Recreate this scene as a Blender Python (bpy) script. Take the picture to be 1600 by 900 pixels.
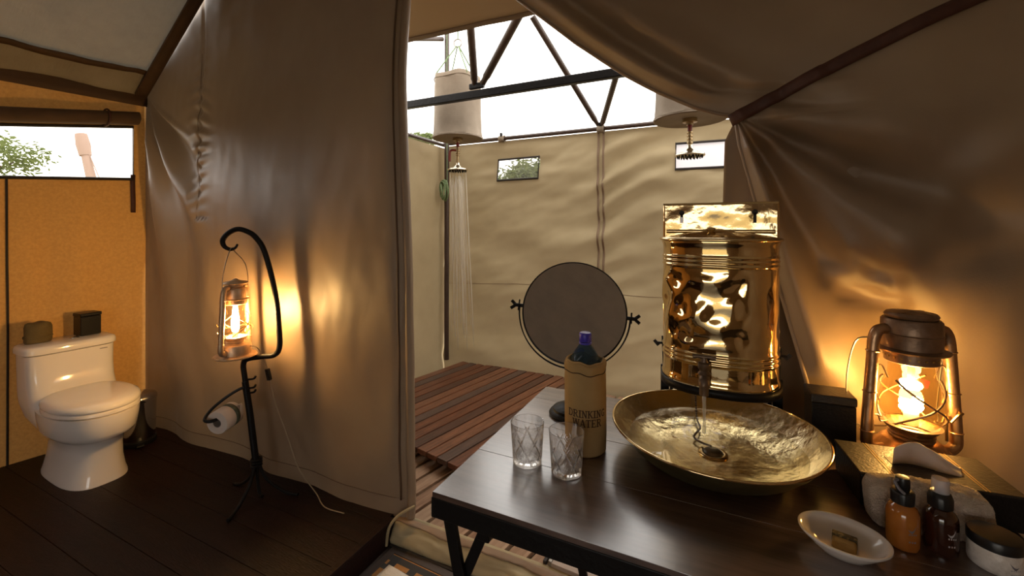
import bpy, math, random
from math import sin, cos, pi, radians, sqrt, exp, atan2
from mathutils import Vector, Matrix, noise

for o in list(bpy.data.objects): bpy.data.objects.remove(o)
S = bpy.context.scene
C = S.collection
random.seed(7)

# ------------------------------------------------------------------ camera
cam_d = bpy.data.cameras.new('camera'); cam = bpy.data.objects.new('camera', cam_d); C.objects.link(cam)
cam.location = (0, 0, 1.5); cam.rotation_euler = (radians(90), 0, radians(25.67))
cam_d.sensor_width = 36; cam_d.lens = 36*671/1600; cam_d.shift_y = -95/1600
cam_d.clip_start = .02; cam_d.clip_end = 400
S.camera = cam
# ------------------------------------------------------------------ world: white overcast sky
w = bpy.data.worlds.new('sky'); S.world = w; w.use_nodes = True
bg = w.node_tree.nodes['Background']; bg.inputs[0].default_value = (1.0, .955, .90, 1); bg.inputs[1].default_value = 3.0
S.view_settings.view_transform = 'Standard'; S.view_settings.look = 'None'
S.view_settings.gamma = 1; S.view_settings.exposure = 0.35; S.view_settings.use_curve_mapping = False
BULB_R, BULB_L = 150.0, 600.0

# ------------------------------------------------------------------ materials
def mat(name, col, rough=.6, metal=0, spec=.5, col2=None, nscale=4, namp=1, stretch=(1,1,1), bump=0, bscale=60, bstretch=(1,1,1),
        trans=0, tcol=None, coat=0, weave=0, detail=5, ramp=(.35,.65), transm=0, ior=1.45, sheen=0, space='Object'):
    m = bpy.data.materials.new(name); m.use_nodes = True
    nt = m.node_tree; N = nt.nodes; L = nt.links
    p = N['Principled BSDF']
    p.inputs['Base Color'].default_value = (*col, 1); p.inputs['Roughness'].default_value = rough
    p.inputs['Metallic'].default_value = metal; p.inputs['Specular IOR Level'].default_value = spec
    p.inputs['Coat Weight'].default_value = coat; p.inputs['Transmission Weight'].default_value = transm
    p.inputs['IOR'].default_value = ior; p.inputs['Sheen Weight'].default_value = sheen
    tc = N.new('ShaderNodeTexCoord')
    if col2:
        mp = N.new('ShaderNodeMapping'); mp.inputs['Scale'].default_value = stretch
        L.new(tc.outputs[space], mp.inputs[0])
        t = N.new('ShaderNodeTexNoise'); t.inputs['Scale'].default_value = nscale; t.inputs['Detail'].default_value = detail
        t.inputs['Roughness'].default_value = .62
        L.new(mp.outputs[0], t.inputs['Vector'])
        r = N.new('ShaderNodeValToRGB'); r.color_ramp.elements[0].position = ramp[0]; r.color_ramp.elements[1].position = ramp[1]
        r.color_ramp.elements[0].color = (*col, 1); r.color_ramp.elements[1].color = (*col2, 1)
        L.new(t.outputs[0], r.inputs[0]); L.new(r.outputs[0], p.inputs['Base Color'])
        colsock = r.outputs[0]
    else: colsock = None
    last = None
    if bump:
        mp2 = N.new('ShaderNodeMapping'); mp2.inputs['Scale'].default_value = bstretch
        L.new(tc.outputs[space], mp2.inputs[0])
        t2 = N.new('ShaderNodeTexNoise'); t2.inputs['Scale'].default_value = bscale; t2.inputs['Detail'].default_value = 4
        L.new(mp2.outputs[0], t2.inputs['Vector'])
        b = N.new('ShaderNodeBump'); b.inputs['Strength'].default_value = bump; b.inputs['Distance'].default_value = .01
        L.new(t2.outputs[0], b.inputs['Height']); last = b
    if weave:
        wv = []
        for d in ('X', 'Y', 'Z'):
            a = N.new('ShaderNodeTexWave'); a.bands_direction = d; a.inputs['Scale'].default_value = weave; a.inputs['Distortion'].default_value = .6
            L.new(tc.outputs['Object'], a.inputs['Vector']); wv.append(a)
        ad = N.new('ShaderNodeMath'); ad.operation = 'ADD'; L.new(wv[0].outputs['Fac'], ad.inputs[0]); L.new(wv[1].outputs['Fac'], ad.inputs[1])
        ad2 = N.new('ShaderNodeMath'); ad2.operation = 'ADD'; L.new(ad.outputs[0], ad2.inputs[0]); L.new(wv[2].outputs['Fac'], ad2.inputs[1])
        b = N.new('ShaderNodeBump'); b.inputs['Strength'].default_value = .12; b.inputs['Distance'].default_value = .004
        L.new(ad2.outputs[0], b.inputs['Height'])
        if last: L.new(last.outputs[0], b.inputs['Normal'])
        last = b
    if last: L.new(last.outputs[0], p.inputs['Normal'])
    if trans:
        tr = N.new('ShaderNodeBsdfTranslucent'); tr.inputs[0].default_value = (*(tcol or col), 1)
        mx = N.new('ShaderNodeMixShader'); mx.inputs[0].default_value = trans
        L.new(p.outputs[0], mx.inputs[1]); L.new(tr.outputs[0], mx.inputs[2]); L.new(mx.outputs[0], N['Material Output'].inputs[0])
    return m
def clear(name, tint=(1,1,1), gloss=.1, rough=.02, body=None, bodyfac=0, fres=1.45):
    """thin clear sheet: transparent with a fresnel reflection (and optional diffuse haze of its own)"""
    m = bpy.data.materials.new(name); m.use_nodes = True
    nt = m.node_tree; N = nt.nodes; L = nt.links; N.remove(N['Principled BSDF'])
    t = N.new('ShaderNodeBsdfTransparent'); t.inputs[0].default_value = (*tint, 1)
    g = N.new('ShaderNodeBsdfGlossy'); g.inputs['Roughness'].default_value = rough
    lw = N.new('ShaderNodeLayerWeight'); pw = N.new('ShaderNodeMath'); pw.operation = 'POWER'; pw.inputs[1].default_value = 4.0
    lw.inputs[0].default_value = .5; L.new(lw.outputs['Facing'], pw.inputs[0])
    f0 = ((fres-1)/(fres+1))**2; f = N.new('ShaderNodeMath'); f.operation = 'MULTIPLY_ADD'; L.new(pw.outputs[0], f.inputs[0]); f.inputs[1].default_value = 1-f0; f.inputs[2].default_value = f0
    mx = N.new('ShaderNodeMixShader'); L.new(f.outputs[0], mx.inputs[0]); L.new(t.outputs[0], mx.inputs[1]); L.new(g.outputs[0], mx.inputs[2])
    out = mx
    if body:
        d = N.new('ShaderNodeBsdfDiffuse'); d.inputs[0].default_value = (*body, 1)
        m2 = N.new('ShaderNodeMixShader'); m2.inputs[0].default_value = bodyfac
        L.new(mx.outputs[0], m2.inputs[1]); L.new(d.outputs[0], m2.inputs[2]); out = m2
    L.new(out.outputs[0], N['Material Output'].inputs[0])
    return m
def emit(name, col, strength):
    m = bpy.data.materials.new(name); m.use_nodes = True
    nt = m.node_tree; N = nt.nodes; N.remove(N['Principled BSDF'])
    e = N.new('ShaderNodeEmission'); e.inputs[0].default_value = (*col, 1); e.inputs[1].default_value = strength
    nt.links.new(e.outputs[0], N['Material Output'].inputs[0]); return m

M = {}
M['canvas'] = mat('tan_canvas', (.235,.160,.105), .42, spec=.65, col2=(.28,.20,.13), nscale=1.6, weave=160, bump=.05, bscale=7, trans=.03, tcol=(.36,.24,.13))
M['canvas_shower'] = mat('olive_tan_canvas', (.36,.285,.165), .6, spec=.3, col2=(.42,.335,.20), nscale=1.8, weave=160, bump=.06, bscale=7, trans=.10, tcol=(.45,.34,.2))  # paler, yellower tan than the tent canvas
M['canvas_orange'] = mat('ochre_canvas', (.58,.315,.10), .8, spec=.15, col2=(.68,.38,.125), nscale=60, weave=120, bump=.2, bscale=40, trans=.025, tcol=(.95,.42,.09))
M['canvas_roof'] = mat('grey_roof_cloth', (.36,.32,.26), .8, spec=.2, col2=(.46,.42,.35), nscale=3, weave=120, bump=.6, bscale=14, bstretch=(1,6,1), trans=.035, tcol=(.5,.45,.36))
M['fly'] = mat('fly_sheet_canvas', (.50,.40,.28), .8, spec=.2, weave=140, trans=.2, tcol=(.5,.36,.22))
M['trim'] = mat('brown_trim', (.085,.048,.026), .7, col2=(.11,.06,.033), nscale=12, weave=120)
M['strap'] = mat('oxblood_webbing', (.060,.020,.014), .55, col2=(.085,.03,.02), nscale=20, weave=300)
M['zip'] = mat('red_brown_webbing', (.24,.155,.095), .7, weave=200)
M['piping'] = mat('dark_piping', (.025,.018,.014), .6)
M['darkwood'] = mat('dark_stained_plank', (.008,.0030,.0024), .42, spec=.22, col2=(.019,.0065,.0048), nscale=5, stretch=(1,9,9), bump=.25, bscale=30, bstretch=(1,12,12))
M['tablewood'] = mat('polished_table_board', (.050,.027,.019), .30, spec=.6, col2=(.14,.082,.06), nscale=4, stretch=(1,9,9), bump=.05, bscale=24, bstretch=(1,6,6), coat=1.0)
M['tablewood'].node_tree.nodes['Principled BSDF'].inputs['Coat IOR'].default_value = 2.0; M['tablewood'].node_tree.nodes['Principled BSDF'].inputs['Coat Roughness'].default_value = .22
deckm = []
for i, (a, b) in enumerate([((.080,.028,.014),(.19,.065,.028)), ((.05,.022,.014),(.11,.045,.026)), ((.11,.042,.020),(.24,.095,.045)), ((.06,.034,.026),(.12,.066,.046))]):
    deckm.append(mat('hardwood_slat_%d' % i, a, .36, spec=.5, col2=b, nscale=6, stretch=(10,1,10), bump=.3, bscale=30, bstretch=(12,1,12)))
walkm = []
for i, (a, b) in enumerate([((.25,.145,.085),(.38,.24,.15)), ((.20,.105,.06),(.32,.19,.115)), ((.29,.18,.11),(.42,.28,.18))]):
    walkm.append(mat('weathered_slat_%d' % i, a, .6, spec=.3, col2=b, nscale=6, stretch=(10,1,10), bump=.35, bscale=30, bstretch=(12,1,12)))
M['board'] = mat('grey_board', (.32,.24,.19), .5, col2=(.42,.33,.27), nscale=5, stretch=(1,5,5), bump=.1)
M['iron'] = mat('black_iron', (.008,.007,.007), .45, spec=.25, bump=.2, bscale=50)
M['steelstrip'] = mat('aluminium_strip', (.35,.32,.28), .4, metal=1)
M['brownpole'] = mat('brown_painted_pole', (.055,.034,.026), .4, col2=(.08,.05,.038), nscale=10)
M['brass'] = mat('polished_brass', (.80,.60,.31), .07, metal=1, bump=.10, bscale=16)
M['brass_plain'] = mat('brass', (.74,.56,.30), .12, metal=1, bump=.22, bscale=14)
M['brass_in'] = mat('hammered_brass', (.86,.73,.44), .26, metal=1, col2=(.74,.60,.34), nscale=9, bump=.40, bscale=26)
M['brass_out'] = mat('tarnished_brass', (.16,.15,.085), .34, metal=.85, col2=(.24,.2,.1), nscale=8, bump=.2, bscale=20)
M['tapmetal'] = mat('aged_brass', (.15,.105,.075), .40, metal=.7, bump=.2, bscale=60)
M['lantern'] = mat('aged_copper', (.55,.33,.18), .34, metal=.9, col2=(.36,.22,.13), nscale=18, bump=.25, bscale=40)
M['lantern_dark'] = mat('sooty_copper', (.20,.13,.085), .42, metal=.8, col2=(.32,.21,.14), nscale=25, bump=.2, bscale=60)
M['lantern_pale'] = mat('tinned_brass', (.70,.50,.33), .40, metal=.55, col2=(.50,.35,.22), nscale=18, bump=.25, bscale=40)
M['wire'] = mat('brass_wire', (.34,.21,.09), .35, metal=1)
M['bailwire'] = mat('steel_wire', (.45,.42,.38), .35, metal=1)
M['globe'] = clear('amber_glass', (1.0,.90,.66), rough=.02)
M['globe_clear'] = clear('clear_lamp_glass', (1.0,.95,.84), rough=.02)
M['bulb_R'] = emit('warm_bulb', (1.0,.60,.20), BULB_R)
M['bulb_L'] = emit('warm_bulb_tall', (1.0,.62,.24), BULB_L)
M['bulbbase'] = mat('bulb_base', (.7,.62,.5), .4)
M['porcelain'] = mat('white_porcelain', (.84,.79,.76), .09, spec=.5, coat=.4)
M['dish'] = mat('white_ceramic', (.78,.72,.67), .12, spec=.5, coat=.3)
M['chrome'] = mat('chrome', (.62,.60,.58), .10, metal=1, bump=.03, bscale=8)
M['blackplastic'] = mat('black_plastic', (.012,.012,.013), .3)
M['blackbox'] = mat('black_leather_box', (.008,.007,.007), .34, spec=.3, bump=.15, bscale=140)
M['bronzelid'] = mat('dark_leather_lid', (.020,.015,.011), .42, spec=.6, bump=.18, bscale=160)
M['goldline'] = mat('gold_stitching', (.45,.28,.08), .4, metal=.6)
M['olive'] = mat('brown_canvas_pouch', (.12,.082,.028), .85, col2=(.15,.105,.04), nscale=14, weave=200, bump=.3, bscale=18)
M['paper'] = mat('white_tissue', (.80,.72,.66), .9, bump=.15, bscale=50, trans=.2, tcol=(.9,.8,.7))
M['core'] = mat('cardboard_core', (.30,.25,.22), .9)
M['band'] = mat('green_paper_band', (.045,.06,.04), .6, col2=(.12,.14,.10), nscale=60)
M['sleeve'] = mat('khaki_canvas_sleeve', (.36,.235,.10), .9, spec=.1, col2=(.42,.28,.13), nscale=10, weave=260, bump=.2, bscale=20)
M['ink'] = mat('brown_ink', (.055,.026,.012), .8)
M['pet'] = clear('blue_tinted_plastic', (.42,.55,.66), rough=.05, body=(.05,.09,.13), bodyfac=.45)
M['cap'] = mat('violet_blue_cap', (.055,.04,.46), .35, spec=.5)
M['captop'] = mat('pale_cap_top', (.55,.52,.75), .35)
M['glass'] = None
M['water'] = clear('clear_water', (.97,.96,.90), rough=.01, fres=1.33)
M['stream'] = clear('falling_water', (.93,.92,.88), rough=.02, body=(.90,.86,.78), bodyfac=.30, fres=1.4)
M['jets'] = clear('shower_water', (.99,.97,.93), rough=.05, body=(.95,.90,.80), bodyfac=.36, fres=1.33)
M['mirror'] = mat('mirror_glass', (.50,.45,.43), .03, metal=1)
M['amber'] = mat('amber_bottle', (.42,.15,.025), .09, spec=.6, coat=.6, col2=(.30,.085,.012), nscale=12)
M['darkamber'] = mat('dark_amber_bottle', (.035,.010,.005), .08, spec=.6, coat=.6)
M['clearcap'] = clear('clear_plastic_cap', (.80,.80,.86), rough=.1, body=(.75,.74,.8), bodyfac=.30)
M['jar'] = mat('frosted_jar_of_salts', (.62,.56,.50), .35, col2=(.80,.74,.68), nscale=60, coat=.4, bump=.2, bscale=120)
M['print'] = mat('grey_print', (.17,.16,.18), .5)
M['printlight'] = mat('light_grey_print', (.42,.40,.42), .5)
M['towel'] = mat('beige_terry_towel', (.60,.46,.34), .95, spec=.1, col2=(.76,.61,.47), nscale=60, bump=1.0, bscale=320, sheen=.3)
M['soap'] = mat('brown_soap', (.34,.22,.075), .6, col2=(.40,.27,.1), nscale=20)
M['soapband'] = mat('dark_patterned_band', (.06,.05,.025), .6, col2=(.28,.22,.1), nscale=120, ramp=(.5,.56))
M['shadecanvas'] = mat('bucket_canvas', (.27,.215,.16), .75, spec=.2, col2=(.32,.26,.195), nscale=5, weave=160, bump=.3, bscale=12)
M['redpaint'] = mat('red_valve', (.22,.025,.015), .4)
M['showerhead'] = mat('pale_brass_shower_head', (.72,.66,.52), .25, metal=1)
M['pipe'] = mat('brass_pipe', (.42,.31,.17), .35, metal=1)
M['rope'] = mat('green_rope', (.14,.24,.10), .8, col2=(.28,.36,.2), nscale=90)
M['mesh'] = clear('grey_window_mesh', (.72,.70,.68), rough=.3, body=(.45,.42,.40), bodyfac=.22)
M['meshpale'] = clear('pale_window_mesh', (.75,.72,.74), rough=.3, body=(.66,.62,.64), bodyfac=.80)
M['pvc'] = clear('clear_window_film', (.98,.97,.96), rough=.1)
M['leaf'] = mat('acacia_leaf', (.09,.12,.04), .8, col2=(.16,.19,.08), nscale=3, trans=.3, tcol=(.2,.26,.08))
M['bark'] = mat('bark', (.12,.085,.06), .9, bump=.6, bscale=20)
M['ground'] = mat('dry_grass_ground', (.34,.27,.16), .95, col2=(.22,.20,.09), nscale=1.2)
M['pinkpole'] = mat('pale_wooden_pole', (.33,.23,.18), .7)
M['floor'] = mat('dark_groundsheet', (.05,.035,.027), .7, col2=(.07,.05,.04), nscale=6)
M['cord'] = mat('lamp_cord', (.30,.23,.15), .5)
M['cotton'] = mat('white_cotton_mat', (.70,.62,.52), .95, bump=.6, bscale=150)
# cut crystal: glass that lets part of the light straight through
def crystal():
    m = bpy.data.materials.new('cut_crystal'); m.use_nodes = True
    nt = m.node_tree; N = nt.nodes; L = nt.links; N.remove(N['Principled BSDF'])
    g = N.new('ShaderNodeBsdfGlass'); g.inputs['IOR'].default_value = 1.5; g.inputs['Roughness'].default_value = .0
    t = N.new('ShaderNodeBsdfTransparent'); t.inputs[0].default_value = (1,.985,.97,1)
    mx = N.new('ShaderNodeMixShader'); mx.inputs[0].default_value = .22
    L.new(g.outputs[0], mx.inputs[1]); L.new(t.outputs[0], mx.inputs[2]); L.new(mx.outputs[0], N['Material Output'].inputs[0])
    return m
M['glass'] = crystal()
# woven rug: dark bands and orange bands broken by dark checks (local x along the bands)
def rugmat():
    m = bpy.data.materials.new('striped_sisal'); m.use_nodes = True
    nt = m.node_tree; N = nt.nodes; L = nt.links; p = N['Principled BSDF']; p.inputs['Roughness'].default_value = .95
    tc = N.new('ShaderNodeTexCoord'); sp = N.new('ShaderNodeSeparateXYZ'); L.new(tc.outputs['Object'], sp.inputs[0])
    def math_(op, a, b):
        n = N.new('ShaderNodeMath'); n.operation = op
        for i, v in enumerate((a, b)):
            if isinstance(v, (int, float)): n.inputs[i].default_value = v
            elif v is not None: L.new(v, n.inputs[i])
        return n.outputs[0]
    yy = math_('FRACT', math_('MULTIPLY', sp.outputs[1], 7.5), None)
    band = math_('GREATER_THAN', yy, .62)
    thin = math_('MULTIPLY', math_('GREATER_THAN', yy, .20), math_('LESS_THAN', yy, .38))
    chk = math_('GREATER_THAN', math_('FRACT', math_('MULTIPLY', sp.outputs[0], 9.0), None), .35)
    o = math_('MAXIMUM', band, math_('MULTIPLY', thin, chk))
    br = N.new('ShaderNodeTexBrick'); br.inputs['Scale'].default_value = 90; br.inputs['Color1'].default_value = (.50,.23,.06,1); br.inputs['Color2'].default_value = (.42,.18,.05,1); br.inputs['Mortar'].default_value = (.12,.055,.02,1)
    L.new(tc.outputs['Object'], br.inputs['Vector'])
    mx = N.new('ShaderNodeMix'); mx.data_type = 'RGBA'; L.new(o, mx.inputs[0]); mx.inputs[6].default_value = (.045,.04,.036,1); L.new(br.outputs[0], mx.inputs[7])
    L.new(mx.outputs[2], p.inputs['Base Color'])
    b = N.new('ShaderNodeBump'); b.inputs['Strength'].default_value = .5; b.inputs['Distance'].default_value = .004; L.new(br.outputs['Fac'], b.inputs['Height']); L.new(b.outputs[0], p.inputs['Normal'])
    return m
M['rug'] = rugmat()

# ------------------------------------------------------------------ mesh helpers
class MB:
    def __init__(s): s.v = []; s.f = []
    def add(s, vs, fs):
        n = len(s.v); s.v += [tuple(a) for a in vs]; s.f += [tuple(i+n for i in f) for f in fs]; return s
    def box(s, c, d, rot=None, taper=1):
        x, y, z = d[0]/2, d[1]/2, d[2]/2
        vs = [Vector((sx*x*(taper if sz > 0 else 1), sy*y*(taper if sz > 0 else 1), sz*z)) for sz in (-1,1) for sy in (-1,1) for sx in (-1,1)]
        if rot is not None: vs = [rot @ a for a in vs]
        c = Vector(c)
        return s.add([a+c for a in vs], [(0,2,3,1),(4,5,7,6),(0,1,5,4),(2,6,7,3),(0,4,6,2),(1,3,7,5)])
    def bar(s, a, b, wd, th, up=(0,0,1)):
        a, b = Vector(a), Vector(b); d = (b-a); l = d.length; d.normalize()
        side = d.cross(Vector(up));
        if side.length < 1e-4: side = d.cross(Vector((0,1,0)))
        side.normalize(); u = side.cross(d)
        R = Matrix((side, d, u)).transposed()
        return s.box((a+b)/2, (wd, l, th), R)
    def tube(s, pts, r, seg=10, closed=False, caps=True):
        P = [Vector(p) for p in pts]; n = len(P)
        R = r if isinstance(r, (list, tuple)) else [r]*n
        T = []
        for i in range(n):
            if closed: t = P[(i+1) % n]-P[i-1]
            else: t = P[min(i+1, n-1)]-P[max(i-1, 0)]
            T.append(t.normalized() if t.length > 1e-9 else Vector((0,0,1)))
        u = T[0].orthogonal().normalized()
        vs = []; fs = []
        for i in range(n):
            u = (u - T[i]*u.dot(T[i])).normalized(); b = T[i].cross(u)
            for k in range(seg):
                a = 2*pi*k/seg; vs.append(P[i]+(u*cos(a)+b*sin(a))*R[i])
        m = n if closed else n-1
        for i in range(m):
            j = (i+1) % n
            for k in range(seg):
                k2 = (k+1) % seg; fs.append((i*seg+k, i*seg+k2, j*seg+k2, j*seg+k))
        if caps and not closed:
            fs.append(tuple(reversed(range(seg)))); fs.append(tuple((n-1)*seg+k for k in range(seg)))
        return s.add(vs, fs)
    def lathe(s, prof, seg=40, c=(0,0,0), sx=1, sy=1, fn=None):
        vs = []; fs = []; idx = []
        for (r, z) in prof:
            if r < 1e-6: idx.append([len(vs)]); vs.append((c[0], c[1], c[2]+z))
            else:
                idx.append(list(range(len(vs), len(vs)+seg)))
                for k in range(seg):
                    a = 2*pi*k/seg; rr, zz = (r, z) if fn is None else fn(r, z, a)
                    vs.append((c[0]+rr*cos(a)*sx, c[1]+rr*sin(a)*sy, c[2]+zz))
        for A, B in zip(idx[:-1], idx[1:]):
            for k in range(seg):
                k2 = (k+1) % seg
                if len(A) == 1 and len(B) == 1: continue
                if len(A) == 1: fs.append((A[0], B[k2], B[k]))
                elif len(B) == 1: fs.append((A[k], A[k2], B[0]))
                else: fs.append((A[k], A[k2], B[k2], B[k]))
        return s.add(vs, fs)
    def grid(s, us, vs_, f, hole=None, wrap=False):
        n = len(us); m = len(vs_)
        V = [f(u, v) for v in vs_ for u in us]; F = []
        for j in range(m-1):
            for i in range(n if wrap else n-1):
                i2 = (i+1) % n
                if hole and hole((us[i]+us[i2])/2, (vs_[j]+vs_[j+1])/2): continue
                F.append((j*n+i, j*n+i2, (j+1)*n+i2, (j+1)*n+i))
        return s.add(V, F)
    def loft(s, rings, caps=True):
        n = len(rings[0]); V = [p for r in rings for p in r]; F = []
        for j in range(len(rings)-1):
            for i in range(n):
                i2 = (i+1) % n; F.append((j*n+i, j*n+i2, (j+1)*n+i2, (j+1)*n+i))
        if caps: F.append(tuple(reversed(range(n)))); F.append(tuple((len(rings)-1)*n+i for i in range(n)))
        return s.add(V, F)
    def sphere(s, c, r, seg=16, rings=8, sz=1):
        prof = [(r*sin(pi*i/rings), -r*cos(pi*i/rings)*sz) for i in range(rings+1)]
        prof[0] = (0, prof[0][1]); prof[-1] = (0, prof[-1][1])
        return s.lathe(prof, seg, c)
    def build(s, name, m, parent=None, smooth=True, angle=40, solid=0, bevel=0, sub=0, loc=None, rot=None, kind=None, offset=0):
        me = bpy.data.meshes.new(name); me.from_pydata([tuple(a) for a in s.v], [], s.f); me.update()
        ms = m if isinstance(m, list) else [m]
        for q in ms: me.materials.append(M[q] if isinstance(q, str) else q)
        if smooth:
            me.polygons.foreach_set('use_smooth', [True]*len(me.polygons))
            if angle < 180: me.set_sharp_from_angle(angle=radians(angle))
        o = bpy.data.objects.new(name, me); C.objects.link(o)
        if parent: o.parent = parent
        if loc: o.location = loc
        if rot: o.rotation_euler = rot
        if bevel:
            b = o.modifiers.new('bevel', 'BEVEL'); b.width = bevel; b.segments = 2; b.limit_method = 'ANGLE'; b.angle_limit = radians(35)
        if solid:
            q = o.modifiers.new('solid', 'SOLIDIFY'); q.thickness = solid; q.offset = offset
        if sub:
            q = o.modifiers.new('sub', 'SUBSURF'); q.levels = sub; q.render_levels = sub
        if kind: o['kind'] = kind
        return o
def thing(name, label, cat, loc=(0,0,0), rz=0, group=None, rot=None):
    o = bpy.data.objects.new(name, None); C.objects.link(o); o.location = loc
    o.rotation_euler = rot if rot else (0, 0, rz); o.empty_display_size = .05
    tag(o, label, cat, group); return o
def tag(o, label, cat, group=None):
    o['label'] = label; o['category'] = cat
    if group: o['group'] = group
    return o
def struct(o, label=None, cat=None):
    o['kind'] = 'structure'
    if label: o['label'] = label
    if cat: o['category'] = cat
    return o
def sroot(name, label, cat, loc=(0,0,0), rz=0):
    o = thing(name, label, cat, loc, rz); o['kind'] = 'structure'; return o
def lin(a, b, n): return [a+(b-a)*i/(n-1) for i in range(n)]
def cuts(a, b, n, *ks):
    """n samples from a to b that pass exactly through each of ks"""
    L = lin(a, b, n)
    for k in ks:
        i = min(range(len(L)), key=lambda i: abs(L[i]-k)); L[i] = k
    return L
def nz(x, y, z=0.0): return noise.noise(Vector((x, y, z)))
def fbm(x, y, z=0.0, o=3):
    v = 0; a = 1
    for i in range(o): v += a*noise.noise(Vector((x, y, z))); x *= 2.03; y *= 2.03; z += 5.3; a *= .5
    return v
def interp(T, x):
    if x <= T[0][0]: return T[0][1]
    for (a, b), (c, d) in zip(T[:-1], T[1:]):
        if x <= c: return b+(d-b)*(x-a)/(c-a)
    return T[-1][1]
def smooth_curve(pts, n=8):
    """catmull-rom through pts"""
    P = [Vector(p) for p in pts]; out = []
    for i in range(len(P)-1):
        p0 = P[max(i-1, 0)]; p1 = P[i]; p2 = P[i+1]; p3 = P[min(i+2, len(P)-1)]
        for k in range(n):
            t = k/n
            out.append(.5*((2*p1)+(p2-p0)*t+(2*p0-5*p1+4*p2-p3)*t*t+(3*p1-p0-3*p2+p3)*t**3))
    out.append(P[-1]); return out
def gs(x, w): return exp(-(x/w)**2)

# ------------------------------------------------------------------ ground and tent floor
PZ = .12                                     # top of the toilet platform
YB = 1.60                                    # plane of the tent's rear wall
def XW(y): return -3.62 - .15*(YB-y)          # left wall leans out a little towards the front
g = MB(); g.grid(lin(-80,80,2), lin(-60,100,2), lambda x, y: (x, y, -.06))
struct(g.build('ground', 'ground'), 'dry savanna ground outside the tent', 'ground')
g = MB(); g.grid(lin(-4.2,1.35,2), lin(-2.0,1.72,2), lambda x, y: (x, y, 0))
struct(g.build('floor', 'floor', solid=.03, offset=-1), 'dark groundsheet floor of the tent', 'floor')

# toilet platform: planks along x, fascia along its edge
pf = sroot('toilet_platform', 'dark stained wooden plank platform under the toilet', 'platform')
PW = .145; y = YB+.09
while y > -2.0:
    y0 = y-PW
    m = MB(); x0 = XW((y+y0)/2)-.02
    m.box(((x0-1.41)/2, (y+y0)/2, PZ-.0125), (-1.41-x0, PW-.0016, .025))
    m.build('plank', 'darkwood', pf, bevel=.0015, smooth=False); y = y0
m = MB(); m.box((-1.402, -.2, PZ/2-.005), (.02, 3.58, PZ-.012)); m.build('fascia_board', 'darkwood', pf, smooth=False, bevel=.002)
m = MB(); m.box((-1.398, -.2, PZ-.002), (.03, 3.58, .012)); m.build('edge_strip', 'darkwood', pf, smooth=False, bevel=.002)
m = MB()
for yy in (-1.8,-.7,.4,1.45): m.box((-2.6, yy, .045), (2.2, .06, .09))
m.build('joist', 'darkwood', pf, smooth=False)

# ------------------------------------------------------------------ left wall with its window
wl = sroot('wall_left', 'ochre canvas wall behind the toilet', 'wall')
WZB = lambda y: 1.785+.075*(y-.93)
WZT = lambda y: 2.085+.17*(y-.93)
EZ = 2.42
def leftw(y, v):
    if v <= 1: z = PZ-.02+(WZB(y)-PZ+.02)*v
    elif v <= 2: z = WZB(y)+(WZT(y)-WZB(y))*(v-1)
    else: z = WZT(y)+(EZ+.05-WZT(y))*(v-2)
    d = .012*fbm(y*5, z*.9, 2)+.010*sin(y*26+1.2*nz(y*3, z))*max(0, min(1, (1.8-z)/.6))*.8
    e = max(0, min(1, (z-PZ)/.15))
    return (XW(y)+d*e, y, z)
ys = cuts(-2.0, YB+.02, 140, .10, 1.53); vs = lin(0,1,50)+lin(1,2,12)[1:]+lin(2,3,14)[1:]
m = MB(); m.grid(ys, vs, leftw, hole=lambda y, v: .10 < y < 1.53 and 1 < v < 2)
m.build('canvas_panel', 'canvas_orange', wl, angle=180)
m = MB(); e = .012
m.tube([(XW(.10)+e, .10, WZB(.10)), (XW(1.53)+e, 1.53, WZB(1.53)), (XW(1.53)+e, 1.53, WZT(1.53)), (XW(.10)+e, .10, WZT(.10))], .011, 6, closed=True)
m.build('window_piping', 'piping', wl)
m = MB(); m.tube([(leftw(.975, v)[0]+.004, .975, leftw(.975, v)[2]) for v in lin(0,1,24)], .006, 6); m.build('seam', 'piping', wl)
m = MB(); m.grid(lin(1.515,1.54,2), lin(1.60,1.86,6), lambda y, z: (XW(y)+.016+.004*sin(z*20), y, z)); m.build('webbing_strap', 'strap', wl, solid=.004)
wn = MB(); wn.grid(lin(.10,1.53,2), lin(0,1,2), lambda y, v: (XW(y), y, WZB(y)+(WZT(y)-WZB(y))*v))
struct(wn.build('window_1', 'pvc'), 'clear film window above the toilet, in the ochre wall', 'window')
# rolled blind above it, and the dark band under the eaves
rb = MB()
rb.grid([2*pi*i/20 for i in range(20)], lin(-1.9,1.54,60), lambda a, y: (XW(y)+.05+(.042+.006*fbm(y*6, cos(a)*2, sin(a)*2))*cos(a), y, WZT(y)+.055+.045*sin(a)), wrap=True)
rb = rb.build('rolled_blind', 'trim', None, angle=180)
tag(rb, 'dark brown canvas blind rolled up above the window over the toilet', 'blind')
for yy in (.35, 1.38): MB().tube([(XW(yy)+.05+.055*cos(a), yy, WZT(yy)+.055+.055*sin(a)) for a in lin(0,2*pi,20)[:-1]], .006, 6, closed=True).build('tie', 'strap', rb)
m = MB(); m.grid(lin(-2,YB,30), lin(2.335,2.45,4), lambda y, z: (XW(y)+.03+(2.45-z)*.1, y, z+.0*y)); struct(m.build('trim_1', 'trim', solid=.006), 'dark brown band along the eaves over the toilet', 'trim')

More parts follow.
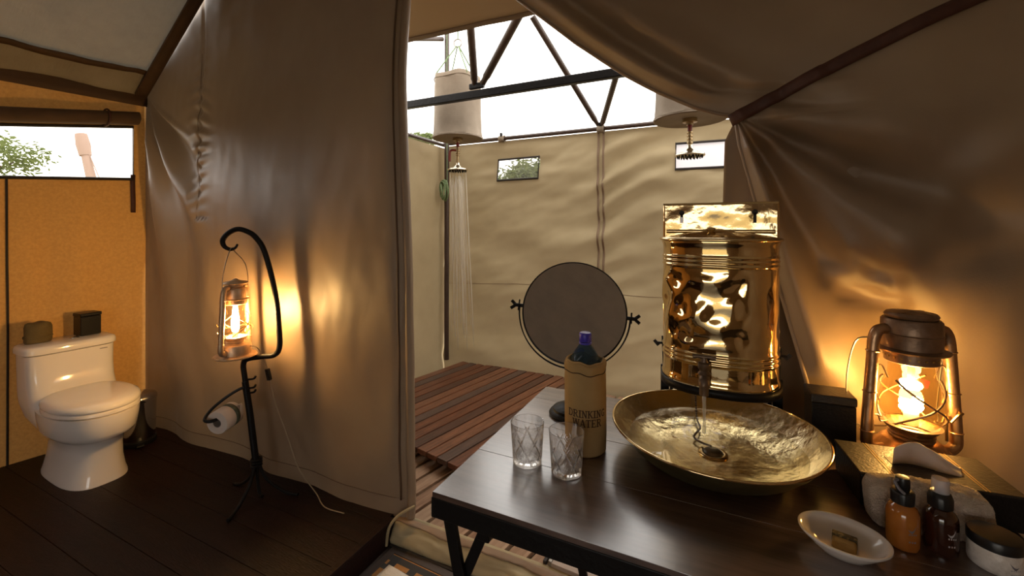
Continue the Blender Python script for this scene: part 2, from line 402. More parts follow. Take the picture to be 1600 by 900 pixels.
# ------------------------------------------------------------------ roof
RS = .79
def roofz(x): return EZ+RS*(x+3.62) if x < -1.2 else EZ+RS*2.42-RS*(x+1.2)
rf = sroot('ceiling', 'pale grey roof cloth sloping up over the toilet', 'ceiling')
def roofL(x, y):
    xx = x if x > -3.3 else x
    sag = -.05*sin(max(0, min(1, (x+3.62)/2.42))*pi)*(1-((y+.2)/1.8)**2*.6)
    return (x-.15*(YB-y)*max(0, min(1, (-1.2-x)/2.4)), y, roofz(x)+sag+.012*fbm(x*3, y*6, 9)+.006*sin(x*30+4*nz(x*2, y*3)))
m = MB(); m.grid(lin(-3.60,-1.2,70), lin(-2.0,YB-.01,70), roofL); m.build('roof_cloth', 'canvas_roof', rf, angle=180)
m = MB(); m.grid(lin(-1.2,1.32,20), lin(-2.0,YB-.01,20), lambda x, y: (x, y, roofz(x)-.03*sin((x+1.2)/2.52*pi))); m.build('roof_cloth', 'canvas_roof', rf, angle=180)
m = MB(); m.grid(lin(-3.60,-3.44,6), lin(-2.0,YB-.06,70), lambda x, y: (roofL(x, y)[0], y, roofL(x, y)[2]-.028-.010*sin(y*9+3*nz(y, 2))*(1 if x < -3.5 else .4)))
m.build('eaves_flap', 'canvas_roof', rf, angle=180, solid=.004)
m = MB(); m.grid(lin(-3.455,-3.42,3), lin(-2.0,YB-.06,60), lambda x, y: (roofL(x, y)[0], y, roofL(x, y)[2]-.034)); m.build('roof_seam', 'trim', rf, angle=180, solid=.005)
m = MB(); m.grid(lin(0,1,3), lin(-3.58,-1.2,40), lambda u, x: (x, YB-.012-.065*u, roofz(x)-.045-.05*sin(max(0, min(1, (x+3.62)/2.42))*pi)*.2+.0*u)); struct(m.build('trim_2', 'trim', solid=.02), 'dark brown band between roof cloth and rear canvas wall', 'trim')

# ------------------------------------------------------------------ rear wall left of the opening (partition)
XE = -1.335                                   # its free edge at the opening
def part_pt(x, v):
    zt = min(roofz(x)+.06, 4.3); z = PZ-.01+(zt-PZ+.01)*v
    px, pz = -3.58, 2.40
    r = sqrt((x-px)**2+(z-pz)**2); th = math.degrees(atan2(z-pz, x-px))
    win = max(0, min(1, (th+88)/8))*max(0, min(1, (-28-th)/14))
    lim = max(0, min(1, (-2.92+.10*(2.4-z)*.6-x)/.12)) if z > 1.55 else max(0, min(1, (-2.72-x)/.35))
    fan = .048*sin(th*.27+2.2*nz(th*.05, r*1.5))*win*min(1, r/.35)*exp(-max(0, r-.6)*1.2)*lim
    sx = -2.93+.04*(2.3-z)
    puck = .012*sin(z*75+6*nz(x*4, z*2))*gs(x-sx, .09)*gs(z-2.05, .36)
    seam = .010*gs(x-sx, .012)*max(0, min(1, (z-1.55)/.3))
    bulge = -.05*sin(max(0, min(1, (x+3.62)/2.3))*pi)*sin(max(0, min(1, (z-PZ)/2.6))*pi)
    soft = .030*fbm(x*.9, z*.7, 4, 2)+.007*fbm(x*4, z*2.2, 8)
    low = .012*sin(x*9+3*nz(x, z*2))*gs(z-PZ, .4)
    edge = .02*gs(x-XE, .05)
    e = max(0, min(1, (x+3.62)/.06))
    return (x+.02*sin(z*2.2)*(1 if x > -1.5 else 0)*max(0, (x+1.5)/.17), YB+(fan+puck+seam+bulge+soft+low+edge)*e, z)
pr = sroot('wall_back', 'tan canvas wall behind the lantern stand', 'wall')
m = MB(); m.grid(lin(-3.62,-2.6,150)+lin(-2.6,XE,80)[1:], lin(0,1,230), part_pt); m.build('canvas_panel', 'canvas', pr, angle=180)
m = MB(); m.grid(lin(0,2*pi,13)[:-1], lin(0,1,60), lambda a, v: (part_pt(XE, v)[0]+.022*cos(a), part_pt(XE, v)[1]+.020*sin(a)+.01, part_pt(XE, v)[2]), wrap=True)
m.build('edge_hem', 'canvas', pr, angle=180)
m = MB(); m.grid(lin(0,1,3), lin(0.02,1,60), lambda u, v: (part_pt(XE-.045+.008*u, v)[0], part_pt(XE-.045+.008*u, v)[1]-.004, part_pt(XE, v)[2])); m.build('edge_strap', 'trim', pr, angle=180, solid=.004)
m = MB(); m.tube([(x, part_pt(x, .09/(min(roofz(x)+.06,4.3)-PZ))[1]-.001, PZ+.08) for x in lin(-3.5,XE-.02,90)], .0018, 5); m.build('hem_stitching', 'trim', pr)
m = MB(); m.tube(smooth_curve([(-2.94+.04*(2.3-z), part_pt(-2.94+.04*(2.3-z), (z-PZ)/(roofz(-2.93)+.06-PZ))[1]-.002, z) for z in lin(1.55,2.6,16)], 3), .0012, 5); m.build('seam_stitching', 'trim', pr)

# ------------------------------------------------------------------ tied-back door flap (right of the opening)
TX, TZ = .05, 1.862
EDGE = [(0,.42),(.5,.36),(1.012,.247),(1.3,.175),(1.615,.10),(1.77,.062),(1.85,.052),(1.868,.035),(1.878,.0),(1.906,-.07),(1.972,-.185),(2.051,-.30),(2.209,-.495),(2.432,-.74),(2.75,-1.08),(2.95,XE+.02),(4.4,XE+.02)]
CR = [(-72,7,.045,.9),(-58,7,-.05,.8),(-44,8,.030,.7),(-28,7,-.030,.45),(-10,10,.020,.6),(60,20,.012,.5)]
CREASE = [((.06,1.84),(.37,1.40),.035,-.040),((.10,1.79),(.29,1.36),.028,.030),((.37,1.41),(.46,1.36),.020,.020),((.30,1.37),(.44,1.33),.017,-.018),((.33,1.30),(.48,1.275),.020,.020),
          ((.39,1.66),(.68,1.54),.06,.035),((.20,1.76),(.37,1.66),.04,.030),((.45,1.45),(.75,1.78),.06,-.022),((.55,1.40),(.80,1.46),.05,.02),((.12,1.66),(.27,1.10),.03,-.02)]
def seg_d(x, z, a, b):
    dx, dz = b[0]-a[0], b[1]-a[1]; t = ((x-a[0])*dx+(z-a[1])*dz)/(dx*dx+dz*dz); tt = max(0, min(1, t))
    return sqrt((x-a[0]-tt*dx)**2+(z-a[1]-tt*dz)**2)
def flap_y(x, z):
    r = sqrt((x-TX)**2+(z-TZ)**2); th = math.degrees(atan2(z-TZ, x-TX))
    d = 0
    for t0, wd, A, R in CR: d -= A*gs(th-t0, wd)*min(1, r/.12)*exp(-max(0, r-R)*2.2)
    if z > TZ-.02 and x < TX+.6:
        k = (x-interp(EDGE, z)); sl = .72*k if z > 1.95 else k*.45
        f = min(1, max(0, (TX+.25-x)/.4+.3))*min(1, r/.18)
        d += f*(-.035*gs(sl-.055, .028)+.030*gs(sl-.115, .03)-.028*gs(sl-.19, .05))
    d += .022*fbm(x*1.3+3, z*1.1, 6, 2)+.006*fbm(x*5, z*3, 3)
    for a_, b_, w_, A_ in CREASE: d += A_*gs(seg_d(x, z, a_, b_), w_)
    d += .010*fbm(x*3.2-z*1.5, z*3.0+x, 12, 2)
    return YB-.01+d*min(1, .25+r/.15)
def flap_pt(u, z):
    xe = interp(EDGE, z); x = xe+(1.32-xe)*(u**1.35)
    return (x, flap_y(x, z), z)
zs = lin(0.0,1.74,80)+lin(1.74,1.93,40)[1:]+lin(1.93,2.6,60)[1:]+lin(2.6,4.35,24)[1:]
zs = [min(z, 4.35) for z in zs]
fl = sroot('door_1', 'tan canvas door flap gathered back with a dark strap', 'door flap')
def flap_clip(u, z):
    x, yy, zz = flap_pt(u, z); return (x, yy, min(zz, roofz(x)+.03))
m = MB(); m.grid(lin(0,1,190), zs, flap_clip); m.build('canvas_panel', 'canvas', fl, angle=180)
hemp = [flap_pt(0, z) for z in zs if z < 3]
m = MB(); m.tube([(x-.0, y_+.004, z) for x, y_, z in hemp], .007, 8); m.build('rolled_hem', 'canvas', fl, angle=180)
# inner layer of the flap that hangs straight down behind the gather
def inner_pt(u, z):
    x = interp([(0,-.02),(1.0,.0),(1.618,.015),(1.80,.02),(1.86,.05)], z)+(.62-.0)*u
    return (x, YB+.09+.03*sin(u*16+z)*min(1, (1.9-z)*2)+.02*fbm(x*3, z*1.4, 1)-.07*max(0, (z-1.6)/.3), z)
m = MB(); m.grid(lin(0,1,60), lin(0.02,1.86,60), inner_pt); m.build('inner_fold', 'canvas', fl, angle=180, solid=.004)
def strap_c(t):
    x = .035+(.72-.035)*t; z = 1.845+(2.155-1.845)*t+.012*sin(min(1, t)*pi)
    return x, min(flap_y(x, z), flap_y(x, z+.02), flap_y(x, z-.02))-.012, z
m = MB(); m.grid(lin(-.5,.5,4), lin(0,1.75,100), lambda u, t: (strap_c(t)[0]-.016*u*.9, strap_c(t)[1], strap_c(t)[2]+.036*u))
m.build('tie_strap', 'strap', fl, angle=180, solid=.006)

# ------------------------------------------------------------------ remaining tent shell behind the camera, plus added light-cutting awning and deck
m = MB(); m.grid(lin(-2.0,1.75,30), lin(0,2.5,12), lambda y, z: (1.33+.02*fbm(y*2, z), y, z)); struct(m.build('wall_right', 'canvas', angle=180), 'tan canvas side wall of the tent', 'wall')
xs = cuts(-4.2, 1.36, 60, -1.05, .48); zz = cuts(0, 4.35, 40, 2.1)
m = MB(); m.grid(xs, zz, lambda x, z: (x, -2.0+.02*fbm(x*2, z*1.5), min(z, max(.3, roofz(max(x, -3.6))+.05))), hole=lambda x, z: -1.05 < x < .48 and z < 2.1)
struct(m.build('wall_front', 'canvas', angle=180), 'tan canvas front wall with the tent entrance', 'wall')

m = MB(); m.grid(lin(-4.4,1.6,12), lin(-5.6,-1.98,12), lambda x, y: (x, y, 2.35+.18*(y+2)/3.6-.03*sin((y+2)*1.7)))
struct(m.build('sky_block_awning', 'fly', angle=180, solid=.004), 'unseen canvas awning added to block sky light at the entrance', 'awning')  # out of view, added to keep sky light out of the entrance
vd = sroot('bounce_cut_deck', 'unseen dark plank deck added to cut light bouncing in at the entrance', 'deck')  # out of view, added dark so less light bounces up into the tent
for k in range(30): MB().box((-1.4, -2.06-.12*k, -.015), (6.0,.112,.03)).build('plank', 'darkwood', vd, smooth=False)

# ------------------------------------------------------------------ shower enclosure: canvas, rails, post
SX, SY, ST, DZ = -2.51, 3.65, 2.32, .18
sb = sroot('wall_shower_back', 'tan canvas wall of the open-air shower', 'wall')
ZX = -.905
def shw(x, z):
    d = .060*fbm(x*.9+z*.5, z*2.0, 3, 2)+.034*fbm(x*1.3+z, z*4.2-x*1.6, 7)
    d += .026*sin(z*25-(x-ZX)*9+5*nz(x*1.5, z*1.6))*gs(x-ZX-.12, .34)*(1 if x > ZX else .55)*max(.25, min(1, (z-.6)/.8))
    d += .010*sin(z*40)*(gs(x+1.99, .10)+gs(x+1.39, .08))*gs(z-2.04, .12)
    d += .012*sin(z*30+x*2)*gs(x+.40, .16)*gs(z-2.0, .3)
    e = min(1, max(0, (ST-z)/.12))
    lowb = -.05*gs(z-.30, .16)*(.6+.5*nz(x*1.7, 3))
    return (x, SY+(d+lowb)*e, z)
W1 = (-1.904,-1.475,1.945,2.145); W2 = (-.305,.14,1.955,2.165)
xs = cuts(SX, 1.6, 210, W1[0], W1[1], W2[0], W2[1]); zs_ = cuts(-.06, ST, 110, W1[2], W1[3], W2[2], W2[3])
def hole(x, z): return any(a < x < b and c < z < d for a, b, c, d in (W1, W2))
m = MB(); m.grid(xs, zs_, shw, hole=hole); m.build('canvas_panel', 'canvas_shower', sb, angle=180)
for a, b, c_, d in (W1, W2):
    m = MB(); q = [shw(a, c_), shw(b, c_), shw(b, d), shw(a, d)]
    m.tube([(x, y_-.010, z) for x, y_, z in q], .011, 6, closed=True); m.build('window_piping', 'piping', sb)
for k in (-1, 1):
    m = MB(); m.grid(lin(-.009,.009,2), lin(DZ,ST,70), lambda u, z: (ZX+k*.022+u, shw(ZX, z)[1]-.012, z)); m.build('zip_webbing', 'zip', sb, angle=180, solid=.004)
m = MB(); m.tube([(x, shw(x, .95+.02*sin(x*3))[1]-.002, .95+.02*sin(x*3)) for x in lin(SX,1.5,120)], .0025, 5); m.build('seam_stitching', 'zip', sb)
for n_, (a, b, c_, d), mm, lb in ((2, W1, 'mesh', 'small mesh window with green acacia behind it'), (3, W2, 'meshpale', 'pale mesh window beside the second shower head')):
    m = MB(); m.grid(lin(a,b,2), lin(c_,d,2), lambda x, z: (x, shw(x, z)[1], z)); struct(m.build('window_%d' % n_, mm), lb, 'window')
sl = sroot('wall_shower_left', 'tan canvas side wall of the open-air shower', 'wall')
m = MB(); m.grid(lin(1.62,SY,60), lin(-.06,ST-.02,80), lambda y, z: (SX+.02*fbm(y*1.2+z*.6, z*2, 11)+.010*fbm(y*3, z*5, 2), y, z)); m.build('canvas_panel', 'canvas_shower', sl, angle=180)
m = MB(); m.grid(lin(1.7,SY+.1,20), lin(-.06,ST,20), lambda y, z: (1.58, y, z)); struct(m.build('wall_shower_right', 'canvas_shower', angle=180), 'tan canvas wall closing the shower', 'wall')
# corner post, top rails
o = MB().tube([(SX+.075, SY-.085, .185), (SX+.080, SY-.085, 3.5)], .024, 10).build('corner_post', 'brownpole'); tag(o, 'dark brown upright pole in the shower corner', 'pole')
rt = thing('top_rail', 'dark brown rail carrying the rear shower canvas', 'rail', (0,0,0))
MB().tube([(SX, SY-.02, ST+.02), (1.6, SY-.02, ST+.02)], .019, 10).build('bar', 'brownpole', rt)
for x in (-1.85, ZX):
    MB().grid(lin(0,2*pi,17)[:-1], lin(-.03,.03,3), lambda a, u: (x+u, SY-.02+.027*cos(a), ST+.02+.03*sin(a)-.004), wrap=True).build('rail_tab', 'shadecanvas', rt, angle=180, solid=.004)
    MB().box((x, SY-.035, ST+.055), (.02,.03,.03)).build('rail_clip', 'iron', rt, smooth=False, bevel=.004)
o = MB().tube([(SX, SY, ST+.01), (SX, 1.65, ST+.01)], .018, 10).build('top_rail', 'brownpole'); tag(o, 'dark brown rail carrying the side shower canvas', 'rail')

# roof frame over the shower: main beam with its struts
tr = thing('roof_truss', 'dark iron frame of a flat beam with slanting struts over the shower', 'roof frame', (0,0,0))
MB().bar((-2.60, 2.9, 2.533), (1.5, 2.9, 2.535), .05, .062).build('beam', 'iron', tr, smooth=False, bevel=.006)
for a, b in [((-1.715,2.90,2.60),(-1.575,2.6,2.93)), ((-1.655,2.90,2.60),(-1.13,2.55,2.95))]:
    a, b = Vector(a), Vector(b); MB().tube([a, a.lerp(b,.10), a.lerp(b,.14), b], [.024,.024,.030,.030], 10).build('strut', 'brownpole', tr)
MB().box((-1.69, 2.885, 2.595), (.13,.03,.045)).build('joint_plate', 'iron', tr, smooth=False, bevel=.008)
for a, b in [((-.925,3.63,2.37),(-1.25,2.95,3.07)), ((-.895,3.63,2.37),(-.615,2.97,2.60))]:
    a, b = Vector(a), Vector(b); MB().tube([a, a.lerp(b,.04), a.lerp(b,.07), b], [.016,.018,.024,.024], 10).build('strut', 'brownpole', tr)
MB().box((-.615, 2.95, 2.585), (.05,.06,.04)).build('joint_plate', 'iron', tr, smooth=False, bevel=.006)
MB().tube([(-2.575,2.9,.0), (-2.575,2.9,2.52)], .024, 10).build('post', 'brownpole', tr)
MB().tube([(-2.6,2.62,3.0), (1.5,2.62,3.0)], .025, 10).build('upper_rail', 'brownpole', tr)
MB().tube([(-2.55,3.27,3.34), (1.5,3.27,3.34)], .022, 10).build('upper_rail', 'brownpole', tr)
MB().tube([(SX+.05,SY-.12,3.36), (-2.5,2.62,3.02)], .022, 10).build('upper_rail', 'brownpole', tr)
# fly sheet
fly = MB(); fly.grid(lin(-2.9,1.5,60), lin(1.5,2.40,16), lambda x, y: (x, y, 2.80+.40*(2.4-y)/.9-.015*sin((y-1.5)/.9*pi)+.006*sin(x*2.2)+.008*fbm(x*2, y*2)))
fo = fly.build('fly_sheet', 'fly', angle=180, solid=.004); struct(fo, 'tan fly sheet overhanging the shower opening', 'canopy')
MB().grid(lin(-2.9,1.5,60), lin(0,1,3), lambda x, u: (x, 2.40-.03*u, 2.79+.006*sin(x*2.2)+.008*fbm(x*2, 4.8)+.012*u)).build('hem', 'canvas', fo, angle=180, solid=.006)

# ------------------------------------------------------------------ decks
A = radians(11.5); D = Vector((sin(A), cos(A), 0)); Nn = Vector((cos(A), -sin(A), 0))   # slat direction, across
def slat_mesh(name, length, wd, th, m):
    b = MB(); b.box((0, length/2, 0), (wd, length, th)); return b
dk = sroot('shower_deck', 'raised reddish hardwood duckboard under the shower', 'deck')
P0 = Vector((-1.335, 2.012, DZ-.016)); pitch = .0855
for i in range(15):
    p = P0 - Nn*pitch*i; y_end = SY-.03 if i < 12 else SY-.05
    if p.x < SX-.25: break
    L_ = (y_end-p.y)/D.y
    # keep left slats inside the side wall
    if p.x < SX+.05:
        t = (SX+.05-p.x)/D.x; p = p+D*t; L_ -= t
        if L_ < .1: break
    o = slat_mesh('slat', L_, pitch-.011, .03, None).build('slat', deckm[(i*7+i//3) % 4], dk, smooth=False, bevel=.002, loc=p, rot=(0,0,-A))
for k in (.12, .9, 1.45):
    a = P0+D*k-Nn*.02; b = P0+D*k-Nn*(pitch*(11.2 if k > .5 else 9))
    MB().bar(a-Vector((0,0,.036)), b-Vector((0,0,.036)), .05, .042).build('batten', deckm[1], dk, smooth=False)
BWZ = .098
bw = sroot('boardwalk', 'weathered brown slatted boardwalk outside the door flap', 'deck')
Q0 = Vector((1.30, 1.645, BWZ-.012)); wp = .102
for i in range(42):
    p = Q0 - Nn*wp*i
    t0 = (1.645-p.y)/D.y; p = p+D*t0
    t1 = (SY-.06-p.y)/D.y
    if p.x < SX+.03:
        t = (SX+.03-p.x)/D.x; p = p+D*t; t1 -= t
    if t1 < .15: break
    hi = (1.55-p.x)/D.x; t1 = min(t1, hi)
    if t1 < .15: continue
    slat_mesh('slat', t1, wp-.020, .024, None).build('slat', walkm[(i*5+i//4) % 3], bw, smooth=False, bevel=.002, loc=p, rot=(0,0,-A))
for yy in (1.85, 2.6, 3.4): MB().box((-.5, yy, .04), (4.0,.06,.085)).build('joist', 'darkwood', bw, smooth=False)
# loose board with a metal edge strip lying on the boardwalk
bd = thing('floor_board', 'pale grey board with metal edge strip on the boardwalk under the table', 'board', (-.62,1.66,BWZ), -radians(3))
MB().box((.55,.36,.011), (1.1,.72,.022)).build('panel', 'board', bd, smooth=False, bevel=.002)
MB().box((-.006,.36,.013), (.014,.72,.028)).build('edge_strip', 'steelstrip', bd, smooth=False, bevel=.002)
MB().box((-.030,.36,.010), (.014,.72,.020)).build('edge_strip', 'piping', bd, smooth=False, bevel=.002)

# canvas sod flap across the threshold
def sod(u, t):
    y0, z0 = interp([(0,1.578),(.25,1.570),(.5,1.588),(.75,1.615),(1,1.66)], t), interp([(0,.005),(.25,.035),(.5,.068),(.75,.092),(1,.103)], t)
    k = sin(t*pi)
    return (u, y0+.014*k*fbm(u*7, t*2, 5)+.02*(u+.9)*.3, z0+.014*k*fbm(u*6, t*3, 2)+.006*k*sin(u*13))
o = MB().grid(lin(-1.385,-.2,90), lin(0,1,20), sod).build('sod_flap', 'canvas_shower', angle=180, solid=.004); tag(o, 'rumpled pale canvas flap lying across the door threshold', 'canvas flap')
MB().grid(lin(-1.385,-.2,90), lin(.72,.90,5), lambda u, t: (sod(u, t)[0], sod(u, t)[1], sod(u, t)[2]+.006)).build('webbing_strip', 'zip', o, angle=180, solid=.003)
MB().tube([(u, sod(u, 0)[1]-.008, .012) for u in lin(-1.385,-.2,40)], .009, 6).build('bottom_binding', 'piping', o)
o = MB().tube(smooth_curve([(-1.30,1.64,.175),(-1.350,1.585,.150),(-1.382,1.555,.10),(-1.39,1.545,.02)], 6), .007, 6).build('cord_tie', 'canvas_shower'); tag(o, 'pale canvas cord tied at the foot of the canvas wall', 'cord')

# rug and cotton mat
rg = thing('rug', 'dark woven rug with orange stripes on the groundsheet', 'rug', (-.892,1.028,.004), -radians(2))
MB().box((0,0,.004), (.92,.98,.008)).build('weave', 'rug', rg, smooth=False)
for p, d in (((-.475,0,.005),(.035,1.05,.012)), ((.475,0,.005),(.035,1.05,.012)), ((0,.505,.005),(.92,.035,.012)), ((0,-.505,.005),(.92,.035,.012))):
    MB().box(p, d).build('border', 'floor', rg, smooth=False, bevel=.002)
cm = thing('cotton_mat', 'off-white cotton mat lying on the striped rug', 'mat', (-1.055,1.215,.016), -radians(5))
MB().grid(lin(-.26,.26,24), lin(-.22,.22,20), lambda x, y: (x, y, .006+.003*fbm(x*8, y*8))).build('cloth', 'cotton', cm, angle=180, solid=.010)
m = MB()
for k, (x, y, wd) in enumerate([(-.02,.19,.012),(.0,.188,.010),(.02,.186,.012),(.05,.180,.016),(.078,.176,.010)]): m.box((x, y, .0135+.0), (wd,.008,.0012))
m.build('printed_marks', 'print', cm, smooth=False)

# ------------------------------------------------------------------ toilet (local: x forward from the wall, z up)
def superell(cx, a, b, n, z, k=48, egg=0):
    out = []
    for i in range(k):
        t = 2*pi*i/k; c_, s_ = cos(t), sin(t)
        x = abs(c_)**(2/n)*(1 if c_ >= 0 else -1); y_ = abs(s_)**(2/n)*(1 if s_ >= 0 else -1)
        out.append((cx+a*x, b*y_*(1-egg*x), z))
    return out
to = thing('toilet', 'white porcelain one-piece toilet against the ochre canvas wall', 'toilet', (-3.635,1.165,PZ), radians(-2))
rings = [superell(.375,.290,.140,3.0,.000), superell(.375,.288,.139,3.0,.012), superell(.375,.278,.132,2.9,.04), superell(.38,.268,.125,2.7,.10), superell(.39,.262,.123,2.6,.17),
         superell(.40,.268,.128,2.5,.215), superell(.41,.285,.142,2.4,.235), superell(.42,.312,.166,2.3,.252), superell(.425,.322,.177,2.3,.272), superell(.43,.326,.186,2.25,.33), superell(.432,.326,.190,2.25,.372)]
MB().loft(rings).build('pedestal_bowl', 'porcelain', to, angle=60)
rings = [superell(.20,.165,.080,3,.13), superell(.19,.180,.130,3.2,.22), superell(.185,.185,.172,3.6,.30), superell(.175,.178,.188,4.2,.375), superell(.155,.156,.189,4.6,.41),
         superell(.138,.136,.189,5,.46), superell(.130,.126,.190,5,.53), superell(.128,.123,.192,5,.60), superell(.128,.122,.193,5,.634)]
MB().loft(rings).build('tank', 'porcelain', to, angle=60)
rings = [superell(.128,.124,.196,5,.637), superell(.128,.131,.203,5,.642), superell(.128,.131,.203,5,.664), superell(.128,.126,.198,5,.676), superell(.128,.112,.185,5,.682)]
ld = MB().loft(rings).build('tank_lid', 'porcelain', to, angle=50)
MB().lathe([(0,.006),(.016,.006),(.019,.003),(.019,-.002)], 20, (.128,.03,.682)).build('flush_button', 'chrome', ld)
MB().lathe([(0,.010),(.009,.010),(.010,.006),(.010,0)], 16, (.132,.045,.682), 1.3, .7).build('flush_button', 'piping', ld)
MB().box((.2535,.125,.617), (.002,.035,.004), Matrix.Rotation(0, 3, 'Z')).build('maker_mark', 'print', to, smooth=False)
rings = [superell(.485,.262,.182,2.2,.374,egg=.05), superell(.485,.268,.188,2.2,.378,egg=.05), superell(.485,.268,.188,2.2,.392,egg=.05), superell(.485,.262,.184,2.2,.397,egg=.05)]
MB().loft(rings).build('seat', 'porcelain', to, angle=50)
def cov(a, b, z): return superell(.485,a,b,2.2,z,egg=.05)
rings = [cov(.255,.176,.3985), cov(.269,.189,.402), cov(.271,.191,.412), cov(.264,.185,.424), cov(.24,.165,.434), cov(.19,.13,.440), cov(.10,.07,.444), cov(.02,.015,.445)]
sc = MB().loft(rings).build('seat_cover', 'porcelain', to, angle=60)
for s_ in (-1,1): MB().tube([(.215,.07*s_-.02,.40),(.215,.07*s_+.02,.40)], .013, 10).build('hinge', 'porcelain', to)

to.scale = (1, 1, 1.045)
# things on the tank
pc = thing('pouch', 'brown canvas pouch standing on the toilet tank', 'pouch', (-3.56,1.055,PZ+.7135), radians(5))
def pouchfn(r, z, a): return (r*(1+.03*sin(a*5+z*30)), z+.004*sin(a*3)*(z > .09))
MB().lathe([(0,.0),(.052,.0),(.056,.01),(.056,.05),(.055,.09),(.050,.108),(.038,.114),(0,.116)], 36, sx=.85, sy=1.05, fn=pouchfn).build('body', 'olive', pc, angle=180)
MB().grid([2*pi*i/36 for i in range(36)], lin(.028,.036,2), lambda a, z: (.0575*.86*cos(a), .0575*1.06*sin(a), z+.004*sin(a*2))
          , wrap=True).build('band_seam', 'olive', pc, angle=180, solid=.003)
bx = thing('black_canister', 'black box with a lid standing on the toilet tank', 'box', (-3.55,1.268,PZ+.7135), radians(4))
MB().box((0,0,.058), (.085,.10,.116)).build('body', 'blackbox', bx, smooth=False, bevel=.004)
MB().box((0,0,.127), (.090,.105,.020)).build('lid', 'blackbox', bx, smooth=False, bevel=.004)

# pedal bin
pb = thing('pedal_bin', 'small chrome pedal bin behind the toilet', 'bin', (-3.36,1.445,PZ), 0)
MB().lathe([(0,.03),(.085,.03),(.088,.035),(.094,.27),(.094,.275)], 40).build('body', 'chrome', pb)
MB().lathe([(0,0),(.092,0),(.094,.004),(.094,.028),(.088,.032)], 40).build('base_ring', 'blackplastic', pb)
MB().lathe([(.095,.272),(.098,.276),(.098,.292),(.09,.306),(.06,.318),(0,.324)], 40).build('lid', 'chrome', pb)
MB().box((.095,-.03,.012), (.05,.04,.008), Matrix.Rotation(-.3,3,'Z')).build('pedal', 'blackplastic', pb, smooth=False, bevel=.003)

# ------------------------------------------------------------------ wrought iron stand with lantern and paper roll
sd = thing('lantern_stand', 'black wrought iron crook stand with four curved feet', 'stand', (0,0,0))
def rel(pts): return [Vector(p) for p in pts]
pole = smooth_curve([(-2.155,1.43,.29),(-2.185,1.42,.50),(-2.215,1.408,.72),(-2.222,1.405,.785),(-2.205,1.413,.815),(-2.14,1.445,.828),(-2.075,1.475,.838),(-2.053,1.487,.885),(-2.058,1.485,1.0),(-2.068,1.48,1.118),(-2.095,1.468,1.26),(-2.128,1.451,1.384),(-2.16,1.436,1.44),(-2.194,1.42,1.472),(-2.248,1.394,1.490),(-2.295,1.371,1.468),(-2.32,1.359,1.432),(-2.312,1.363,1.40),(-2.285,1.376,1.385),(-2.262,1.387,1.392),(-2.250,1.392,1.412)], 6)
nP = len(pole); rr = [.0135 if i < nP-26 else .0135-.009*(i-(nP-26))/26 for i in range(nP)]
MB().tube(pole, rr, 10).build('crook', 'iron', sd)
MB().tube([(-2.154,1.43,.26),(-2.186,1.418,.52),(-2.213,1.408,.70)], .0165, 10).build('pole', 'iron', sd)
for t in (.27,.285,.30): MB().tube([(-2.155+.022*cos(a), 1.43+.022*sin(a), t) for a in lin(0,2*pi,17)[:-1]], .007, 6, closed=True).build('collar_ring', 'iron', sd)
for e_ in [(-2.078,1.253,.128),(-1.965,1.505,.128),(-2.325,1.43,.128),(-2.115,1.425,.128)]:
    s0 = Vector((-2.155,1.43,.30)); e_ = Vector(e_); mid = s0.lerp(e_,.25); mid.z = .205; m2 = s0.lerp(e_,.68); m2.z = .145
    MB().tube(smooth_curve([s0+(e_-s0)*.04, mid, m2, e_, e_+Vector(((e_-s0).x,(e_-s0).y,0)).normalized()*.02], 6), .008, 8).build('foot', 'iron', sd)
for z in (.64,.665,.71):
    c0 = Vector((-2.205,1.41,z)); MB().tube(smooth_curve([c0, c0+Vector((.035,.015,.005)), c0+Vector((.045,.02,.02))], 5), .0055, 6).build('hook', 'iron', sd)
arm = smooth_curve([(-2.200,1.395,.675),(-2.215,1.375,.668),(-2.245,1.335,.640),(-2.270,1.285,.600),(-2.262,1.245,.572),(-2.240,1.232,.560),(-2.215,1.262,.558),(-2.248,1.365,.566)], 6)
MB().tube(arm, .0075, 8).build('roll_arm', 'iron', sd)
# toilet roll on the arm
axis = Vector((-.035,.100,.008)).normalized(); c0 = Vector((-2.215,1.270,.549))
up = Vector((0,0,1)); sx_ = axis.cross(up).normalized(); up2 = sx_.cross(axis)
Rm = Matrix((sx_, up2, axis)).transposed().to_4x4(); Rm.translation = c0+Vector((0,0,-.010))
tp = thing('toilet_roll', 'white toilet roll with dark green paper band on the iron arm', 'toilet roll', (0,0,0)); tp.matrix_world = Rm @ Matrix.Scale(1.05, 4)
MB().lathe([(.021,.0),(.052,.0),(.054,.003),(.054,.100),(.052,.103),(.021,.103),(.021,.0)], 40).build('paper', 'paper', tp, angle=50)
MB().lathe([(.0205,.001),(.0205,.102),(.0190,.102),(.0190,.001),(.0205,.001)], 30).build('core', 'core', tp)
MB().lathe([(.0548,.058),(.0548,.082)], 40).build('paper_band', 'band', tp, solid=.0008)
MB().grid(lin(0,1,6), lin(0,1,14), lambda u, v: (.054*cos(pi*.15*v)-.002-.03*max(0, v-.4), .056*sin(pi*.35*min(v,.5)*2)-.02*max(0, v-.5), .086+.017*u)).build('loose_sheet', 'paper', tp, angle=180, solid=.001)

